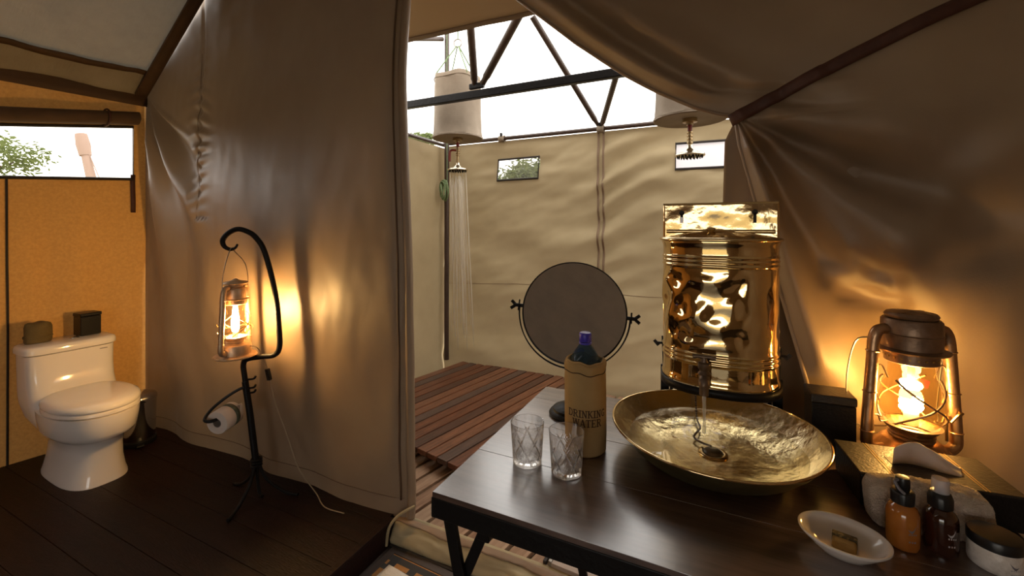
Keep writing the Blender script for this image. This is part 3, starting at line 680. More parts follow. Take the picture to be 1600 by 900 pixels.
# ------------------------------------------------------------------ hurricane lanterns
def spiral(r, z0, z1, turns, n=60): return [(r*cos(2*pi*turns*t), r*sin(2*pi*turns*t), z0+(z1-z0)*t) for t in lin(0,1,n)]
def lantern(root, body, dark, globe, bulb, wide=False, bail=True):
    if wide: prof = [(0,0),(.092,0),(.096,.004),(.092,.010),(.070,.014),(.070,.052),(.066,.058),(.048,.062),(.040,.066),(0,.066)]
    else: prof = [(0,0),(.086,0),(.090,.005),(.089,.020),(.084,.027),(.066,.040),(.055,.055),(.044,.062),(0,.062)]
    b = MB().lathe(prof, 48).build('fuel_base', body, root)
    MB().lathe([(.0,.012),(.016,.012),(.018,.008),(.018,0),(.02,-.004)], 20, (.0,-.062,.040) if not wide else (.03,-.05,.058)).build('filler_cap', body, b)
    MB().lathe([(.040,.060),(.043,.064),(.040,.068),(.044,.072),(.040,.076),(.044,.080),(.050,.086),(.056,.094),(.050,.096)], 40).build('burner_collar', dark, root)
    gl = MB().lathe([(.040,.092),(.052,.105),(.061,.128),(.063,.145),(.060,.165),(.052,.190),(.044,.215),(.041,.245)], 48).build('glass_globe', globe, root)
    MB().lathe([(.046,.243),(.050,.246),(.050,.270),(.046,.272)], 40).build('vent_band', dark, root)
    q = MB()
    for k in range(22):
        a = 2*pi*k/22; q.box((.0502*cos(a), .0502*sin(a), .258), (.003,.004,.004), Matrix.Rotation(a,3,'Z'))
    q.build('vent_holes', 'goldline', root, smooth=False)
    MB().lathe([(.048,.270),(.068,.272),(.070,.276),(.056,.280),(.057,.312),(.059,.314),(.057,.316),(.056,.345),(.052,.350),(.0,.350)] if not wide else [(.040,.262),(.058,.264),(.060,.268),(.047,.271),(.047,.312),(.044,.318),(.030,.322),(.0,.322)], 44).build('chimney', dark if not wide else body, root)
    cp = MB().lathe([(0,.352),(.048,.352),(.050,.358),(.046,.364),(.02,.367),(0,.366)] if not wide else [(.030,.320),(.036,.328),(.034,.334),(.054,.338),(.057,.342),(.050,.348),(.02,.354),(.006,.362),(0,.363)], 40).build('cap', dark, root)
    for k in range(0 if wide else 4):
        q = MB(); q.bar((0,0,.367), (.04*cos(k*pi/2+.4), .04*sin(k*pi/2+.4), .364), .010, .004)
        q.build('cap_vane', dark, cp, smooth=False)
    for s_ in (-1,1):
        pts = smooth_curve([(s_*.045,0,.036),(s_*.080,0,.030),(s_*.098,0,.042),(s_*.100,0,.065),(s_*.096,0,.13),(s_*.088,0,.24),(s_*.084,0,.295),(s_*.076,0,.318),(s_*.062,0,.324),(s_*.052,0,.322)], 6)
        t = MB().tube(pts, .0125, 12).build('side_tube', body, root)
        for z, xx in ((.075,.0995),(.17,.0935),(.27,.0862)): MB().tube([(s_*xx+.0132*cos(a), .0132*sin(a), z) for a in lin(0,2*pi,15)[:-1]], .0016, 5, closed=True).build('seam_ring', body, t)
        # wire hoops guarding the globe, front and back
        for fy in (-1,1):
            pts = []
            for t_ in lin(0,1,18):
                a = radians(-158+(136)*t_) if fy < 0 else radians(22+136*t_)
                z = .100+.105*t_ if s_ > 0 else .205-.105*t_
                rg_ = interp([(.09,.054),(.145,.068),(.21,.052)], z)
                pts.append((rg_*cos(a), rg_*sin(a), z))
            MB().tube(pts, .0024, 6).build('guard_wire', 'lantern_dark' if not wide else 'wire', root)
        MB().tube(smooth_curve([(s_*.052,0,.205),(s_*.066,.0,.235),(s_*.078,0,.225),(s_*.080,0,.18),(s_*.070,0,.145)], 6), .0017, 6).build('guard_wire', 'lantern_dark' if not wide else 'wire', root)
        MB().tube(smooth_curve([(s_*.052,0,.10),(s_*.068,0,.098),(s_*.074,0,.112),(s_*.084,0,.114),(s_*.094,0,.12)], 6), .002, 6).build('guard_wire', 'lantern_dark' if not wide else 'wire', root)
    MB().tube([(.076,-.004,.055),(.076,-.004,.120)], .003, 6).build('lift_lever', 'wire', root)
    MB().tube(smooth_curve([(.078,-.014,.105),(.088,-.02,.125),(.098,-.018,.128),(.100,-.012,.122)], 5), .003, 6).build('lift_lever', 'wire', root)
    if not wide:
        MB().tube(spiral(.015,.178,.196,1.6), .0062, 8).build('bulb', bulb, root)
        MB().tube(spiral(.016,.126,.152,2.1), .0066, 8).build('bulb', bulb, root)
        MB().tube([(0,0,.092),(0,0,.122)], .014, 14).build('bulb_base', 'bulbbase', root)
        MB().tube([(0,0,.20),(0,0,.245)], .007, 10).build('bulb_base', 'bulbbase', root)
        MB().box((.032,.006,.190), (.026,.002,.018), Matrix.Rotation(.3,3,'Y')).build('red_tag', 'redpaint', root, smooth=False)
    else:
        MB().lathe([(0,.115),(.012,.116),(.017,.130),(.017,.175),(.013,.200),(.008,.215),(0,.218)], 20).build('bulb', bulb, root)
        MB().tube([(0,0,.078),(0,0,.116)], .013, 14).build('bulb_base', 'bulbbase', root)
        # wire wrap bulging round the globe
        for k in range(3):
            a0 = k*2.1; MB().tube(smooth_curve([((.066+.012*sin(t_*7+k))*cos(a0+t_*3.4), (.066+.012*sin(t_*7+k))*sin(a0+t_*3.4), .105+.06*t_+.02*sin(t_*5+k)) for t_ in lin(0,1,10)], 3), .0016, 5).build('guard_wire', 'lantern_dark' if not wide else 'wire', root)
lr = thing('hurricane_lantern', 'copper hurricane lantern with amber globe lit on the table', 'lantern', (.444,1.432,.90), radians(22))
lantern(lr, 'lantern', 'lantern_dark', 'globe', 'bulb_R')
lr.scale = (1.08,1.08,1.05)
MB().tube(smooth_curve([(-.088,0,.302),(-.104,.03,.285),(-.110,.05,.20),(-.106,.055,.12),(-.095,.05,.07),(0,.07,.055),(.095,.05,.07),(.106,.055,.12),(.110,.05,.20),(.104,.03,.285),(.088,0,.302)], 6), .002, 6).build('bail_handle', 'bailwire', lr)
ll = thing('hurricane_lantern', 'pale brass hurricane lantern hanging lit from the iron crook', 'lantern', (-2.235,1.372,.838), radians(-68))
ll.scale = (1.03,1.03,1.10)
lantern(ll, 'lantern_pale', 'lantern_pale', 'globe_clear', 'bulb_L', wide=True)
def loc(p):
    v = Vector(p)-Vector((-2.235,1.372,.838)); v = Matrix.Rotation(radians(68),3,'Z') @ v; return (v.x/1.03, v.y/1.03, v.z/1.10)
hk = loc((-2.276,1.38,1.394))
MB().tube(smooth_curve([(-.086,0,.300),(-.092,.0,.36),(-.075,-.005,.43),(hk[0]-.02,hk[1],hk[2]-.02),hk,(hk[0]+.02,hk[1],hk[2]-.02),(.070,.0,.43),(.088,0,.36),(.086,0,.300)], 6), .0022, 6).build('bail_handle', 'bailwire', ll)
cd = thing('lamp_cord', 'thin tan lamp cord with black inline switch hanging from the lantern', 'cord', (0,0,0))
MB().tube(smooth_curve([(-2.185,1.40,.885),(-2.155,1.43,.88),(-2.135,1.462,.80),(-2.125,1.470,.755)], 6), .0028, 6).build('cable', 'cord', cd)
MB().bar((-2.128,1.470,.76), (-2.115,1.475,.70), .024, .018, up=(0,1,0)).build('switch', 'blackplastic', cd, bevel=.004, smooth=False)
MB().tube(smooth_curve([(-2.113,1.476,.70),(-2.08,1.483,.58),(-2.01,1.495,.43),(-1.94,1.50,.29),(-1.90,1.51,.23),(-1.82,1.52,.16),(-1.74,1.50,.128),(-1.62,1.51,.125)], 6), .0028, 6).build('cable', 'cord', cd)

# ------------------------------------------------------------------ bucket showers
def bucket_shower(label, label_h, loc_, ropes=True, turn=0, jets=True, pipe=.11):
    b = thing('bucket_shower', label, 'shower', loc_, turn)
    fn = lambda r, z, a: (r*(1+.012*sin(a*6+z*5)+.01*sin(a*11+z*9)), z+(.012*sin(a*4) if z > .5 else 0))
    MB().lathe([(0,.012),(.19,.010),(.213,.0),(.222,.012),(.214,.03),(.208,.10),(.206,.30),(.206,.48),(.204,.545),(.198,.552),(.192,.54),(.19,.40)], 56, fn=fn).build('canvas_bucket', 'shadecanvas', b, angle=60)
    MB().tube([(.207*cos(a), .207*sin(a), .515+.01*sin(a*4)) for a in lin(0,2*pi,49)[:-1]], .004, 5, closed=True).build('rim_seam', 'shadecanvas', b)
    MB().tube([(.218*cos(a), .218*sin(a), .006) for a in lin(0,2*pi,49)[:-1]], .006, 5, closed=True).build('bottom_piping', 'shadecanvas', b)
    MB().lathe([(0,.012),(.045,.010),(.045,-.012),(.022,-.016),(.022,-.03),(0,-.03)], 24).build('outlet_flange', 'pipe', b)
    MB().tube([(0,0,-.02),(0,0,-.07)], .014, 12).build('valve_body', 'redpaint', b)
    for k in range(4): MB().lathe([(.013,0),(.019,.004),(.019,.012),(.013,.016)], 14, (0,0,-.085-.022*k)).build('pipe_fitting', 'pipe', b)
    MB().tube([(0,0,-.06),(0,0,-pipe-.10)], .011, 12).build('pipe', 'pipe', b)
    if jets: MB().tube(smooth_curve([(0,0,-.10),(-.05,-.02,-.10),(-.065,-.025,-.12),(-.066,-.026,-.20)], 5), .010, 8).build('valve_lever', 'redpaint', b)
    hz = -pipe-.10
    h = MB().lathe([(0,.0),(.018,.0),(.02,-.02),(.03,-.034),(.06,-.046),(.088,-.056),(.092,-.064),(.088,-.070),(0,-.070)], 40, (0,0,hz)).build('shower_head', 'showerhead', b)
    q = MB()
    for ring, n in ((.025,8),(.05,14),(.075,22)):
        for k in range(n): q.box((ring*cos(2*pi*k/n), ring*sin(2*pi*k/n), hz-.075), (.006,.006,.014))
    q.build('nozzles', 'iron', h, smooth=False)
    if ropes:
        for k in range(4):
            a = radians(35+90*k); MB().tube([(.198*cos(a),.198*sin(a),.52),(.203*cos(a),.203*sin(a),.552),(.012*cos(a),.012*sin(a),.83)], .006, 6).build('sling_cord', 'rope', b)
    else:
        for k in range(4):
            a = radians(35+90*k); MB().tube([(.198*cos(a),.198*sin(a),.52),(.012*cos(a),.012*sin(a),.83)], .006, 6).build('sling_cord', 'rope', b)
    MB().tube([(.035*cos(a), 0, .86+.035*sin(a)) for a in lin(0,2*pi,25)[:-1]], .006, 6, closed=True).build('hanging_ring', 'steelstrip', b)
    MB().tube([(0,0,.89),(0,0,1.10)], .006, 6).build('hanging_cord', 'rope', b)
    return b
b1 = bucket_shower('tan canvas bucket shower hung on green cords, water running', '', (-2.10,3.25,2.285), turn=radians(20))
b2 = bucket_shower('tan canvas bucket shower half hidden behind the door flap, not running', '', (-.165,2.98,2.185), turn=radians(-10), pipe=.06, jets=False)
# water falling from the running shower
random.seed(3); m = MB()
for k in range(46):
    a = random.uniform(0, 2*pi); r = .075*sqrt(random.random()); x0, y0 = -2.10+r*cos(a), 3.25+r*sin(a)
    pts = []; L_ = random.uniform(.75,1.55); t0 = random.uniform(0,.12)
    for t in lin(0,1,8):
        zz = 1.995-t0-L_*t; f = (2.0-zz)
        pts.append((x0+r*cos(a)*.25*f+.035*f+.003*random.uniform(-1,1), y0+r*sin(a)*.25*f, zz))
    m.tube(pts, random.uniform(.0018,.0032), 4)
o = m.build('shower_water', 'jets', angle=180); o['kind'] = 'stuff'; tag(o, 'fine streams of water falling from the bucket shower head', 'water')
# green rope hung on the corner post
rp = thing('rope_coil', 'coil of thin green rope hung on the shower corner post', 'rope', (SX+.090,SY-.150,1.86), radians(-18))
MB().tube(smooth_curve([((.045+.014*sin(k*1.7))*cos(k*.7)*(1 if k < 40 else .9), .02*sin(k*.33), -.0+(.085+.02*sin(k*1.1))*sin(k*.7)) for k in range(64)], 3), .0065, 6).build('coil', 'rope', rp)
MB().tube(smooth_curve([(-.02,-.02,.06),(.0,-.035,.02),(.02,-.035,-.02),(.0,-.035,-.06)], 4), .007, 6).build('wrap', 'rope', rp)
MB().tube([(.01,.03,.08),(.0,.035,.5),(.0,.035,1.6)], .0035, 6).build('lead', 'rope', rp)

# ------------------------------------------------------------------ table
TZ0 = .90
tb = thing('table', 'dark polished wooden washstand table on black iron folding legs', 'table', (-.585,.80,0))
for i, (a, b) in enumerate([(0,.2075),(.2085,.4045),(.4055,.6005),(.6015,.715)]):
    MB().box((.558,(a+b)/2,TZ0-.011), (1.116,b-a,.022)).build('board', 'tablewood', tb, smooth=False, bevel=.0006)
for c_, d in (((.558,.004,TZ0-.034),(1.116,.012,.045)), ((.558,.711,TZ0-.034),(1.116,.012,.045)), ((.004,.350,TZ0-.034),(.012,.705,.045)), ((1.112,.350,TZ0-.034),(.012,.705,.045))):
    MB().box(c_, d).build('iron_rail', 'iron', tb, smooth=False, bevel=.002)
for yy in (.03,.685):
    for s_, x0 in ((1,.018),(-1,1.098)):
        MB().bar((x0,yy,TZ0-.03), (x0+s_*.19,yy,0.016), .030, .012, up=(0,1,0)).build('leg', 'iron', tb, smooth=False, bevel=.002)
        MB().bar((x0+s_*.115,yy+.012,TZ0-.03), (x0+s_*.040,yy+.012,TZ0-.205), .024, .010, up=(0,1,0)).build('brace', 'iron', tb, smooth=False, bevel=.002)
        MB().box((x0+s_*.093,yy+.012,TZ0-.085), (.03,.014,.035)).build('brace_clip', 'iron', tb, smooth=False, bevel=.002)
        MB().lathe([(0,.006),(.006,.006),(.008,.002),(.008,0)], 12, (x0+s_*.10,yy-.022,TZ0-.026)).build('bolt', 'iron', tb)

# ------------------------------------------------------------------ brass basin, water, plug
BC = (-.013, 1.240, TZ0)
bs = thing('basin', 'wide round hammered brass basin on the table', 'basin', BC)
wob = lambda r, z, a: (r*(1+.008*sin(a*2+.5)+.004*sin(a*5)), z+(.003*sin(a*2+1) if r > .2 else 0))
MB().lathe([(0,0),(.11,0),(.150,.002),(.180,.010),(.205,.028),(.234,.056),(.2545,.081)], 96, fn=wob).build('outer_shell', 'brass_out', bs, angle=180)
MB().lathe([(.2505,.081),(.243,.072),(.230,.056),(.201,.030),(.178,.016),(.152,.011),(.148,.0085),(.10,.0075),(.0,.007)], 96, fn=wob).build('inner_shell', 'brass_in', bs, angle=180)
MB().tube([(wob(.2525,.081,a)[0]*cos(a), wob(.2525,.081,a)[0]*sin(a), wob(.2525,.081,a)[1]+.0005) for a in lin(0,2*pi,97)[:-1]], .0032, 8, closed=True).build('rim', 'brass_plain', bs, angle=180)
MB().lathe([(.034,.0075),(.036,.010),(.032,.012),(.026,.011),(.026,.009)], 36, (.0,-.0,0)).build('drain_ring', 'brass_plain', bs)
pl = thing('sink_plug', 'dark rubber plug on a bead chain in the basin drain', 'plug', (BC[0],BC[1],TZ0+.0115))
MB().lathe([(0,.007),(.018,.006),(.023,.003),(.025,0)], 30).build('stopper', 'blackplastic', pl)
chain = smooth_curve([(-.005,.01,.010),(-.03,.03,.006),(-.048,.055,.006),(-.04,.085,.010),(-.035,.12,.008),(-.045,.16,.016),(-.050,.205,.052),(-.052,.228,.085),(-.053,.232,.11),(-.053,.234,.138)], 14)
q = MB()
for p in chain[::2]: q.sphere(p, .0032, 8, 6)
q.tube(chain, .0008, 4); q.build('bead_chain', 'tapmetal', pl)
def ripple(r, z, a):
    d = sqrt((r*cos(a)+.027)**2+(r*sin(a)-.045)**2); return (r, z+.0011*sin(d*150)*exp(-d*16)+.0004*sin(r*cos(a)*40+3*sin(r*sin(a)*30)))
wt = MB().lathe([(0,0)]+[(r, 0) for r in lin(.006,.2115,44)], 96, (BC[0],BC[1],TZ0+.040), fn=ripple).build('basin_water', 'water', angle=180)
tag(wt, 'clear water rippling in the brass basin', 'water')
st = MB().tube(smooth_curve([(-.035,1.278,1.046),(-.035,1.278,1.03),(-.0345,1.278,1.0),(-.035,1.278,.965),(-.035,1.278,.941)], 5), [.0052]*6+[.0046]*5+[.0036]*5+[.0048]*5, 10).build('water_stream', 'stream', angle=180)
tag(st, 'thin stream of water falling from the brass tank tap', 'water')

# ------------------------------------------------------------------ brass water tank on its iron stand
WX, WY = 0.0, 1.465
wtk = thing('water_tank', 'dented polished brass wall tank with tap above the basin', 'water tank', (WX,WY,0))
HW, DP = .158, .150
def dsec(t, k=1.0):                          # t -1..1 across the curved front
    a = t*pi/2; s_, c_ = sin(a), cos(a)
    return (HW*k*(abs(s_)**.86)*(1 if s_ >= 0 else -1), -DP*k*(c_**.72 if c_ > 0 else 0))
def body(t, z):
    x, y_ = dsec(t)
    d = 0
    for zc in (1.414,1.402,1.390,1.140,1.128,1.116): d += .0032*gs(z-zc, .0035)
    mid = max(0, min(1, (1.375-z)/.03))*max(0, min(1, (z-1.155)/.03))*max(0, min(1, (1-abs(t))/.18))*(1 if t < .2 else max(.22, 1-(t-.2)/.12))
    dent = (.0100*nz(t*3.6+z*9, z*15-t*3.3, 3)+.0026*nz(t*6.0-z*6, z*22, 9))*mid
    a = t*pi/2; k = d+dent
    flare = .004*gs(z-1.458, .012)+.004*gs(z-1.055, .010)
    return (x+sin(a)*(k+flare), y_-cos(a)*(k+flare)*.95, z)
MB().grid(lin(-1,1,110), lin(1.052,1.462,200), body).build('tank_body', 'brass', wtk, angle=180)
MB().add([(0,0,1.054)]+[(*dsec(t),1.054) for t in lin(-1,1,40)], [(0,i+2,i+1) for i in range(39)]).build('tank_bottom', 'brass_plain', wtk)
MB().grid(lin(-.161,.161,50), lin(1.052,1.576,70), lambda x, z: (x, .004+.0032*fbm(x*9, z*13, 2), z)).build('back_plate', 'brass_plain', wtk, angle=180, solid=.004)
lidv = []
def lidf(r, t): x, y_ = dsec(t, r); return (x*1.035, y_*1.05, 1.466+.016*(1-r**2)+.006*(1-r))
lid = MB().grid(lin(.0,1,14), lin(-1,1,60), lambda r, t: lidf(r, t)).build('lid', 'brass_plain', wtk, angle=180, solid=.004)
MB().tube([(dsec(t)[0]*1.04, dsec(t)[1]*1.055, 1.464) for t in lin(-1,1,60)], .005, 8).build('lid_rim', 'brass_plain', lid, angle=180)
MB().tube([(-.150,-.006,1.487),(.150,-.006,1.487)], .006, 10).build('lid_hinge', 'brass_plain', wtk)
MB().lathe([(0,.018),(.010,.016),(.013,.010),(.008,.004),(.006,0)], 20, (-.02,-.055,1.483)).build('lid_knob', 'brass_plain', lid)
for x in (-.105,.098):
    MB().box((x,-.001,1.528), (.008,.006,.030)).build('hanging_slot', 'piping', wtk, smooth=False)
    MB().lathe([(0,.0),(.008,.0)], 16, (x,0,0)).build('hanging_hole', 'piping', wtk, loc=(0,-.0022,1.545), rot=(0,0,0)) if False else MB().tube([(x,-.004,1.545),(x,.006,1.545)], .008, 14).build('hanging_hole', 'piping', wtk)
MB().box((-.105,-.006,1.522), (.010,.004,.018)).build('wall_clip', 'dish', wtk, smooth=False)
tp_ = MB().tube(smooth_curve([(-.035,-.140,1.088),(-.035,-.165,1.088),(-.035,-.185,1.084),(-.035,-.192,1.070),(-.035,-.192,1.046)], 6), [.012]*7+[.014]*6+[.015]*6+[.012]*6, 14).build('tap_spout', 'tapmetal', wtk)
MB().lathe([(.014,0),(.017,.006),(.012,.014),(.016,.020),(.016,.034),(.010,.038),(.007,.050),(0,.052)], 20, (-.035,-.172,1.092)).build('tap_spindle', 'tapmetal', tp_)
MB().tube([(-.064,-.172,1.142),(-.050,-.172,1.144),(-.035,-.172,1.143),(-.020,-.172,1.144),(-.006,-.172,1.142)], [.0068,.0050,.0062,.0050,.0068], 10).build('tap_handle', 'tapmetal', tp_)
MB().lathe([(.018,0),(.018,.006),(.011,.008)], 20, (-.035,-.135,1.08)).build('tap_flange', 'tapmetal', tp_)
ws = thing('tank_stand', 'black iron stand holding up the brass water tank', 'stand', (WX,WY,TZ0))
ring = [Vector((dsec(t,1.03)[0], dsec(t,1.03)[1], .137)) for t in lin(-1,1,40)]
q = MB(); q.grid(lin(0,1,2), lin(-1,1,50), lambda u, t: (dsec(t,1.03)[0], dsec(t,1.03)[1], .128+.022*u)); q.build('support_band', 'iron', ws, angle=180, solid=.006)
for s_ in (-1,1):
    for k, (dx, wd) in enumerate(((0,.026),(-.022,.010))):
        x = s_*(.158+dx+.0); MB().box((x-.0, .022 if k == 0 else .006, .075 if k == 0 else .064), (wd,.010,.15 if k == 0 else .128)).build('leg', 'iron', ws, smooth=False, bevel=.002)
    MB().bar((s_*.158,.016,.15), (s_*.162,.016,.245), .012, .006, up=(0,1,0)).build('side_bracket', 'iron', ws, smooth=False, bevel=.001)
    MB().tube([(s_*.160,.014,.222),(s_*.182,.010,.222)], .004, 8).build('wing_screw', 'iron', ws)
    MB().bar((s_*.176,.010,.214), (s_*.190,.010,.230), .010, .004, up=(0,1,0)).build('wing_screw', 'iron', ws, smooth=False)
MB().bar((-.16,.024,.02), (.16,.024,.02), .010, .022).build('cross_bar', 'iron', ws, smooth=False)

# ------------------------------------------------------------------ shaving mirror
mr = thing('shaving_mirror', 'round tilting mirror on a black pedestal', 'mirror', (-.425,1.325,TZ0))
MB().lathe([(0,0),(.070,0),(.072,.006),(.068,.012),(.060,.015),(.058,.022),(.050,.026),(.040,.030),(.020,.038),(.010,.05),(.0085,.09),(.0085,.155),(0,.155)], 40).build('pedestal', 'iron', mr)
# mirror frame axes: ax along the pivots, nrm facing the viewer
ax = Vector((.305,.095,-.030)).normalized(); nrm = Vector((.25,-.88,.40)); nrm = (nrm-ax*nrm.dot(ax)).normalized(); mz = nrm.cross(ax)*-1
mz = ax.cross(nrm)*-1
if mz.z < 0: mz = -mz
Mc = Vector((.010,-.004,.330)); MR = .166
def disc(r, d): return Mc+nrm*d
q = MB(); n = 72
ringp = lambda r, d: [Mc+nrm*d+(ax*cos(2*pi*i/n)+mz*sin(2*pi*i/n))*r for i in range(n)]
q.loft([ringp(MR-.003,-.006), ringp(MR,-.004), ringp(MR,.004), ringp(MR-.004,.006)]); q.build('frame', 'iron', mr, angle=50)
q = MB(); q.add([Mc+nrm*.0066]+ringp(MR-.005,.0066), [(0,i+1,(i+1) % n+1) for i in range(n)])
mg = q.build('mirror_glass', 'mirror', mr, smooth=False)
yk = []
for t in lin(0,1,41):
    a = -pi*t; yk.append(Mc+(ax*cos(a)+mz*sin(a))*(MR+.009))
q = MB()
vs_ = []; 
for p in yk:
    vs_ += [p+nrm*.008, p-nrm*.008]
q.add(vs_, [(2*i,2*i+1,2*i+3,2*i+2) for i in range(40)]); q.build('yoke', 'iron', mr, angle=180, solid=.004)
for s_ in (-1,1):
    p = Mc+ax*s_*(MR-.004); k = MB().tube([p, p+ax*s_*.034], .006, 10).build('pivot_knob', 'iron', mr)
    for w_ in (-1,1): MB().bar(p+ax*s_*.026, p+ax*s_*.042+mz*w_*.013, .010, .004, up=tuple(nrm)).build('wing', 'iron', k, smooth=False, bevel=.001)
    MB().bar(p+ax*s_*.016-mz*.016, p+ax*s_*.016+mz*.018, .012, .004, up=tuple(ax)).build('bracket', 'iron', mr, smooth=False)

# ------------------------------------------------------------------ cut crystal tumblers
def tumbler(loc_, label, rot):
    R0, R1, Hh = .0365, .0430, .104
    def outer(a, z):
        r = R0+(R1-R0)*z/Hh
        d = 0
        if .010 < z < .078:
            e = min(1, (z-.010)/.006)*min(1, (.078-z)/.010)
            s1 = (a*7/(2*pi)+z/.062) % 1; s2 = (a*7/(2*pi)-z/.062) % 1
            big = max(0, 1-min(s1,1-s1)*16)+max(0, 1-min(s2,1-s2)*16)
            f1 = abs(((a*42/(2*pi)+z/.0104) % 1)-.5)*2; f2 = abs(((a*42/(2*pi)-z/.0104) % 1)-.5)*2
            fine = .5*(f1+f2)
            inside = 1 if (s1 > .30 and s1 < .72 and s2 > .30 and s2 < .72) else .25
            d = e*(.0024*min(1, big)+.0012*fine*inside)
        elif z <= .010: d = .0006*abs(sin(a*16))
        return (cos(a)*(r-d), sin(a)*(r-d), z)
    q = MB(); A_ = [2*pi*i/168 for i in range(168)]; Z_ = lin(.002,.080,62)+lin(.080,Hh,6)[1:]
    q.grid(A_, Z_, outer, wrap=True)
    no = len(A_)*len(Z_); n = len(A_)
    inner = [(R1-.0004,Hh+.0006),(R1-.0018,Hh),(R1-.0034,Hh-.02),(R0-.0028,.016),(R0-.008,.0125)]
    prev = no-n
    for r, z in inner:
        q.v += [(cos(a)*r, sin(a)*r, z) for a in A_]; cur = len(q.v)-n
        q.f += [(prev+k, prev+(k+1) % n, cur+(k+1) % n, cur+k) for k in range(n)]; prev = cur
    q.v.append((0,0,.0115)); c_ = len(q.v)-1; q.f += [(prev+k, prev+(k+1) % n, c_) for k in range(n)]
    q.v += [(cos(a)*(R0-.004), sin(a)*(R0-.004), 0) for a in A_]; cur = len(q.v)-n
    q.f += [(k, cur+k, cur+(k+1) % n, (k+1) % n) for k in range(n)]
    q.v.append((0,0,.0015)); c_ = len(q.v)-1; q.f += [(cur+k, c_, cur+(k+1) % n) for k in range(n)]
    o = q.build('tumbler', 'glass', None, angle=25, loc=loc_, rot=(0,0,rot)); return tag(o, label, 'glass', 'crystal tumblers on the table')
tumbler((-.440,1.006,TZ0), 'cut crystal tumbler on the table near its edge, apart from the canvas bottle sleeve', .2)
tumbler((-.335,1.004,TZ0), 'cut crystal tumbler standing right in front of the canvas bottle sleeve', .55)

# ------------------------------------------------------------------ water bottle in its canvas sleeve
SC = (-.325,1.135,TZ0); SR = .0555
sv = thing('bottle_sleeve', 'khaki canvas sleeve lettered DRINKING WATER around a bottle', 'bottle sleeve', SC)
def slv(r, z, a): return (r*(1+.010*sin(a*3+z*20)+.008*nz(cos(a)*2, sin(a)*2, z*16)), z+(.0025*sin(a*3+1)+.0018*sin(a*7) if z > .2 else 0))
MB().lathe([(0,.001),(.050,.001),(.0545,.006),(.0555,.05),(.0555,.12),(.0555,.19),(.0545,.212),(.0525,.2165),(.0555,.221),(.0570,.232),(.0545,.241),(.049,.242),(.046,.234),(.046,.20),(.046,.15)], 64, fn=slv).build('canvas', 'sleeve', sv, angle=180)
MB().tube([(.0545*cos(a)*(1+.01*sin(a*3+4)), .0545*sin(a)*(1+.01*sin(a*3+4)), .2165+.0025*sin(a*3+1)+.0018*sin(a*7)) for a in lin(0,2*pi,61)[:-1]], .0012, 5, closed=True).build('drawstring_seam', 'ink', sv, angle=180)
MB().tube([(.0485*cos(a), .0485*sin(a), .2425+.0025*sin(a*3+1)+.0018*sin(a*7)) for a in lin(0,2*pi,49)[:-1]], .003, 6, closed=True).build('binding', 'sleeve', sv, angle=180)
G = {  # slab-serif letters: strokes (polyline, width) and serif bars (x centre, y, half length)
 'D': ([([(.16,0),(.16,1)],.17),([(.16,.95),(.42,.95),(.60,.80),(.66,.5),(.60,.20),(.42,.05),(.16,.05)],.13)], [(.12,.05,.13),(.12,.95,.13)]),
 'R': ([([(.16,0),(.16,1)],.17),([(.16,.95),(.46,.95),(.58,.83),(.58,.67),(.46,.53),(.16,.53)],.12),([(.38,.52),(.62,.03)],.15)], [(.16,.05,.17),(.12,.95,.13),(.66,.05,.10)]),
 'I': ([([(.2,0),(.2,1)],.18)], [(.2,.05,.19),(.2,.95,.19)]),
 'N': ([([(.14,0),(.14,1)],.12),([(.14,1),(.60,0)],.17),([(.60,0),(.60,1)],.12)], [(.14,.05,.15),(.10,.95,.12),(.60,.95,.15)]),
 'K': ([([(.16,0),(.16,1)],.17),([(.20,.45),(.58,.95)],.11),([(.30,.58),(.62,.05)],.16)], [(.16,.05,.16),(.16,.95,.16),(.60,.95,.13),(.64,.05,.13)]),
 'G': ([([(.64,.78),(.52,.93),(.38,.96),(.20,.85),(.12,.5),(.20,.15),(.38,.04),(.55,.08),(.62,.20)],.14),([(.60,.05),(.60,.42)],.14)], [(.56,.42,.14)]),
 'W': ([([(.08,1),(.27,0)],.15),([(.27,0),(.46,.95)],.09),([(.46,1),(.65,0)],.15),([(.65,0),(.84,1)],.09)], [(.08,.95,.13),(.46,.95,.13),(.84,.95,.12)]),
 'A': ([([(.10,0),(.36,1)],.09),([(.36,1),(.62,0)],.16),([(.20,.33),(.52,.33)],.09)], [(.10,.05,.12),(.62,.05,.14)]),
 'T': ([([(.33,0),(.33,1)],.17),([(.05,.95),(.61,.95)],.11),([(.05,.74),(.05,.99)],.07),([(.61,.74),(.61,.99)],.07)], [(.33,.05,.17)]),
 'E': ([([(.16,0),(.16,1)],.17),([(.16,.95),(.58,.95)],.11),([(.16,.5),(.46,.5)],.11),([(.16,.05),(.60,.05)],.11),([(.58,.76),(.58,1.0)],.07),([(.60,0),(.60,.26)],.07),([(.46,.40),(.46,.60)],.06)], [(.12,.05,.12),(.12,.95,.12)]),
}
ADV = {'D':.78,'R':.78,'I':.45,'N':.78,'K':.78,'G':.78,'W':.98,'A':.76,'T':.70,'E':.72}
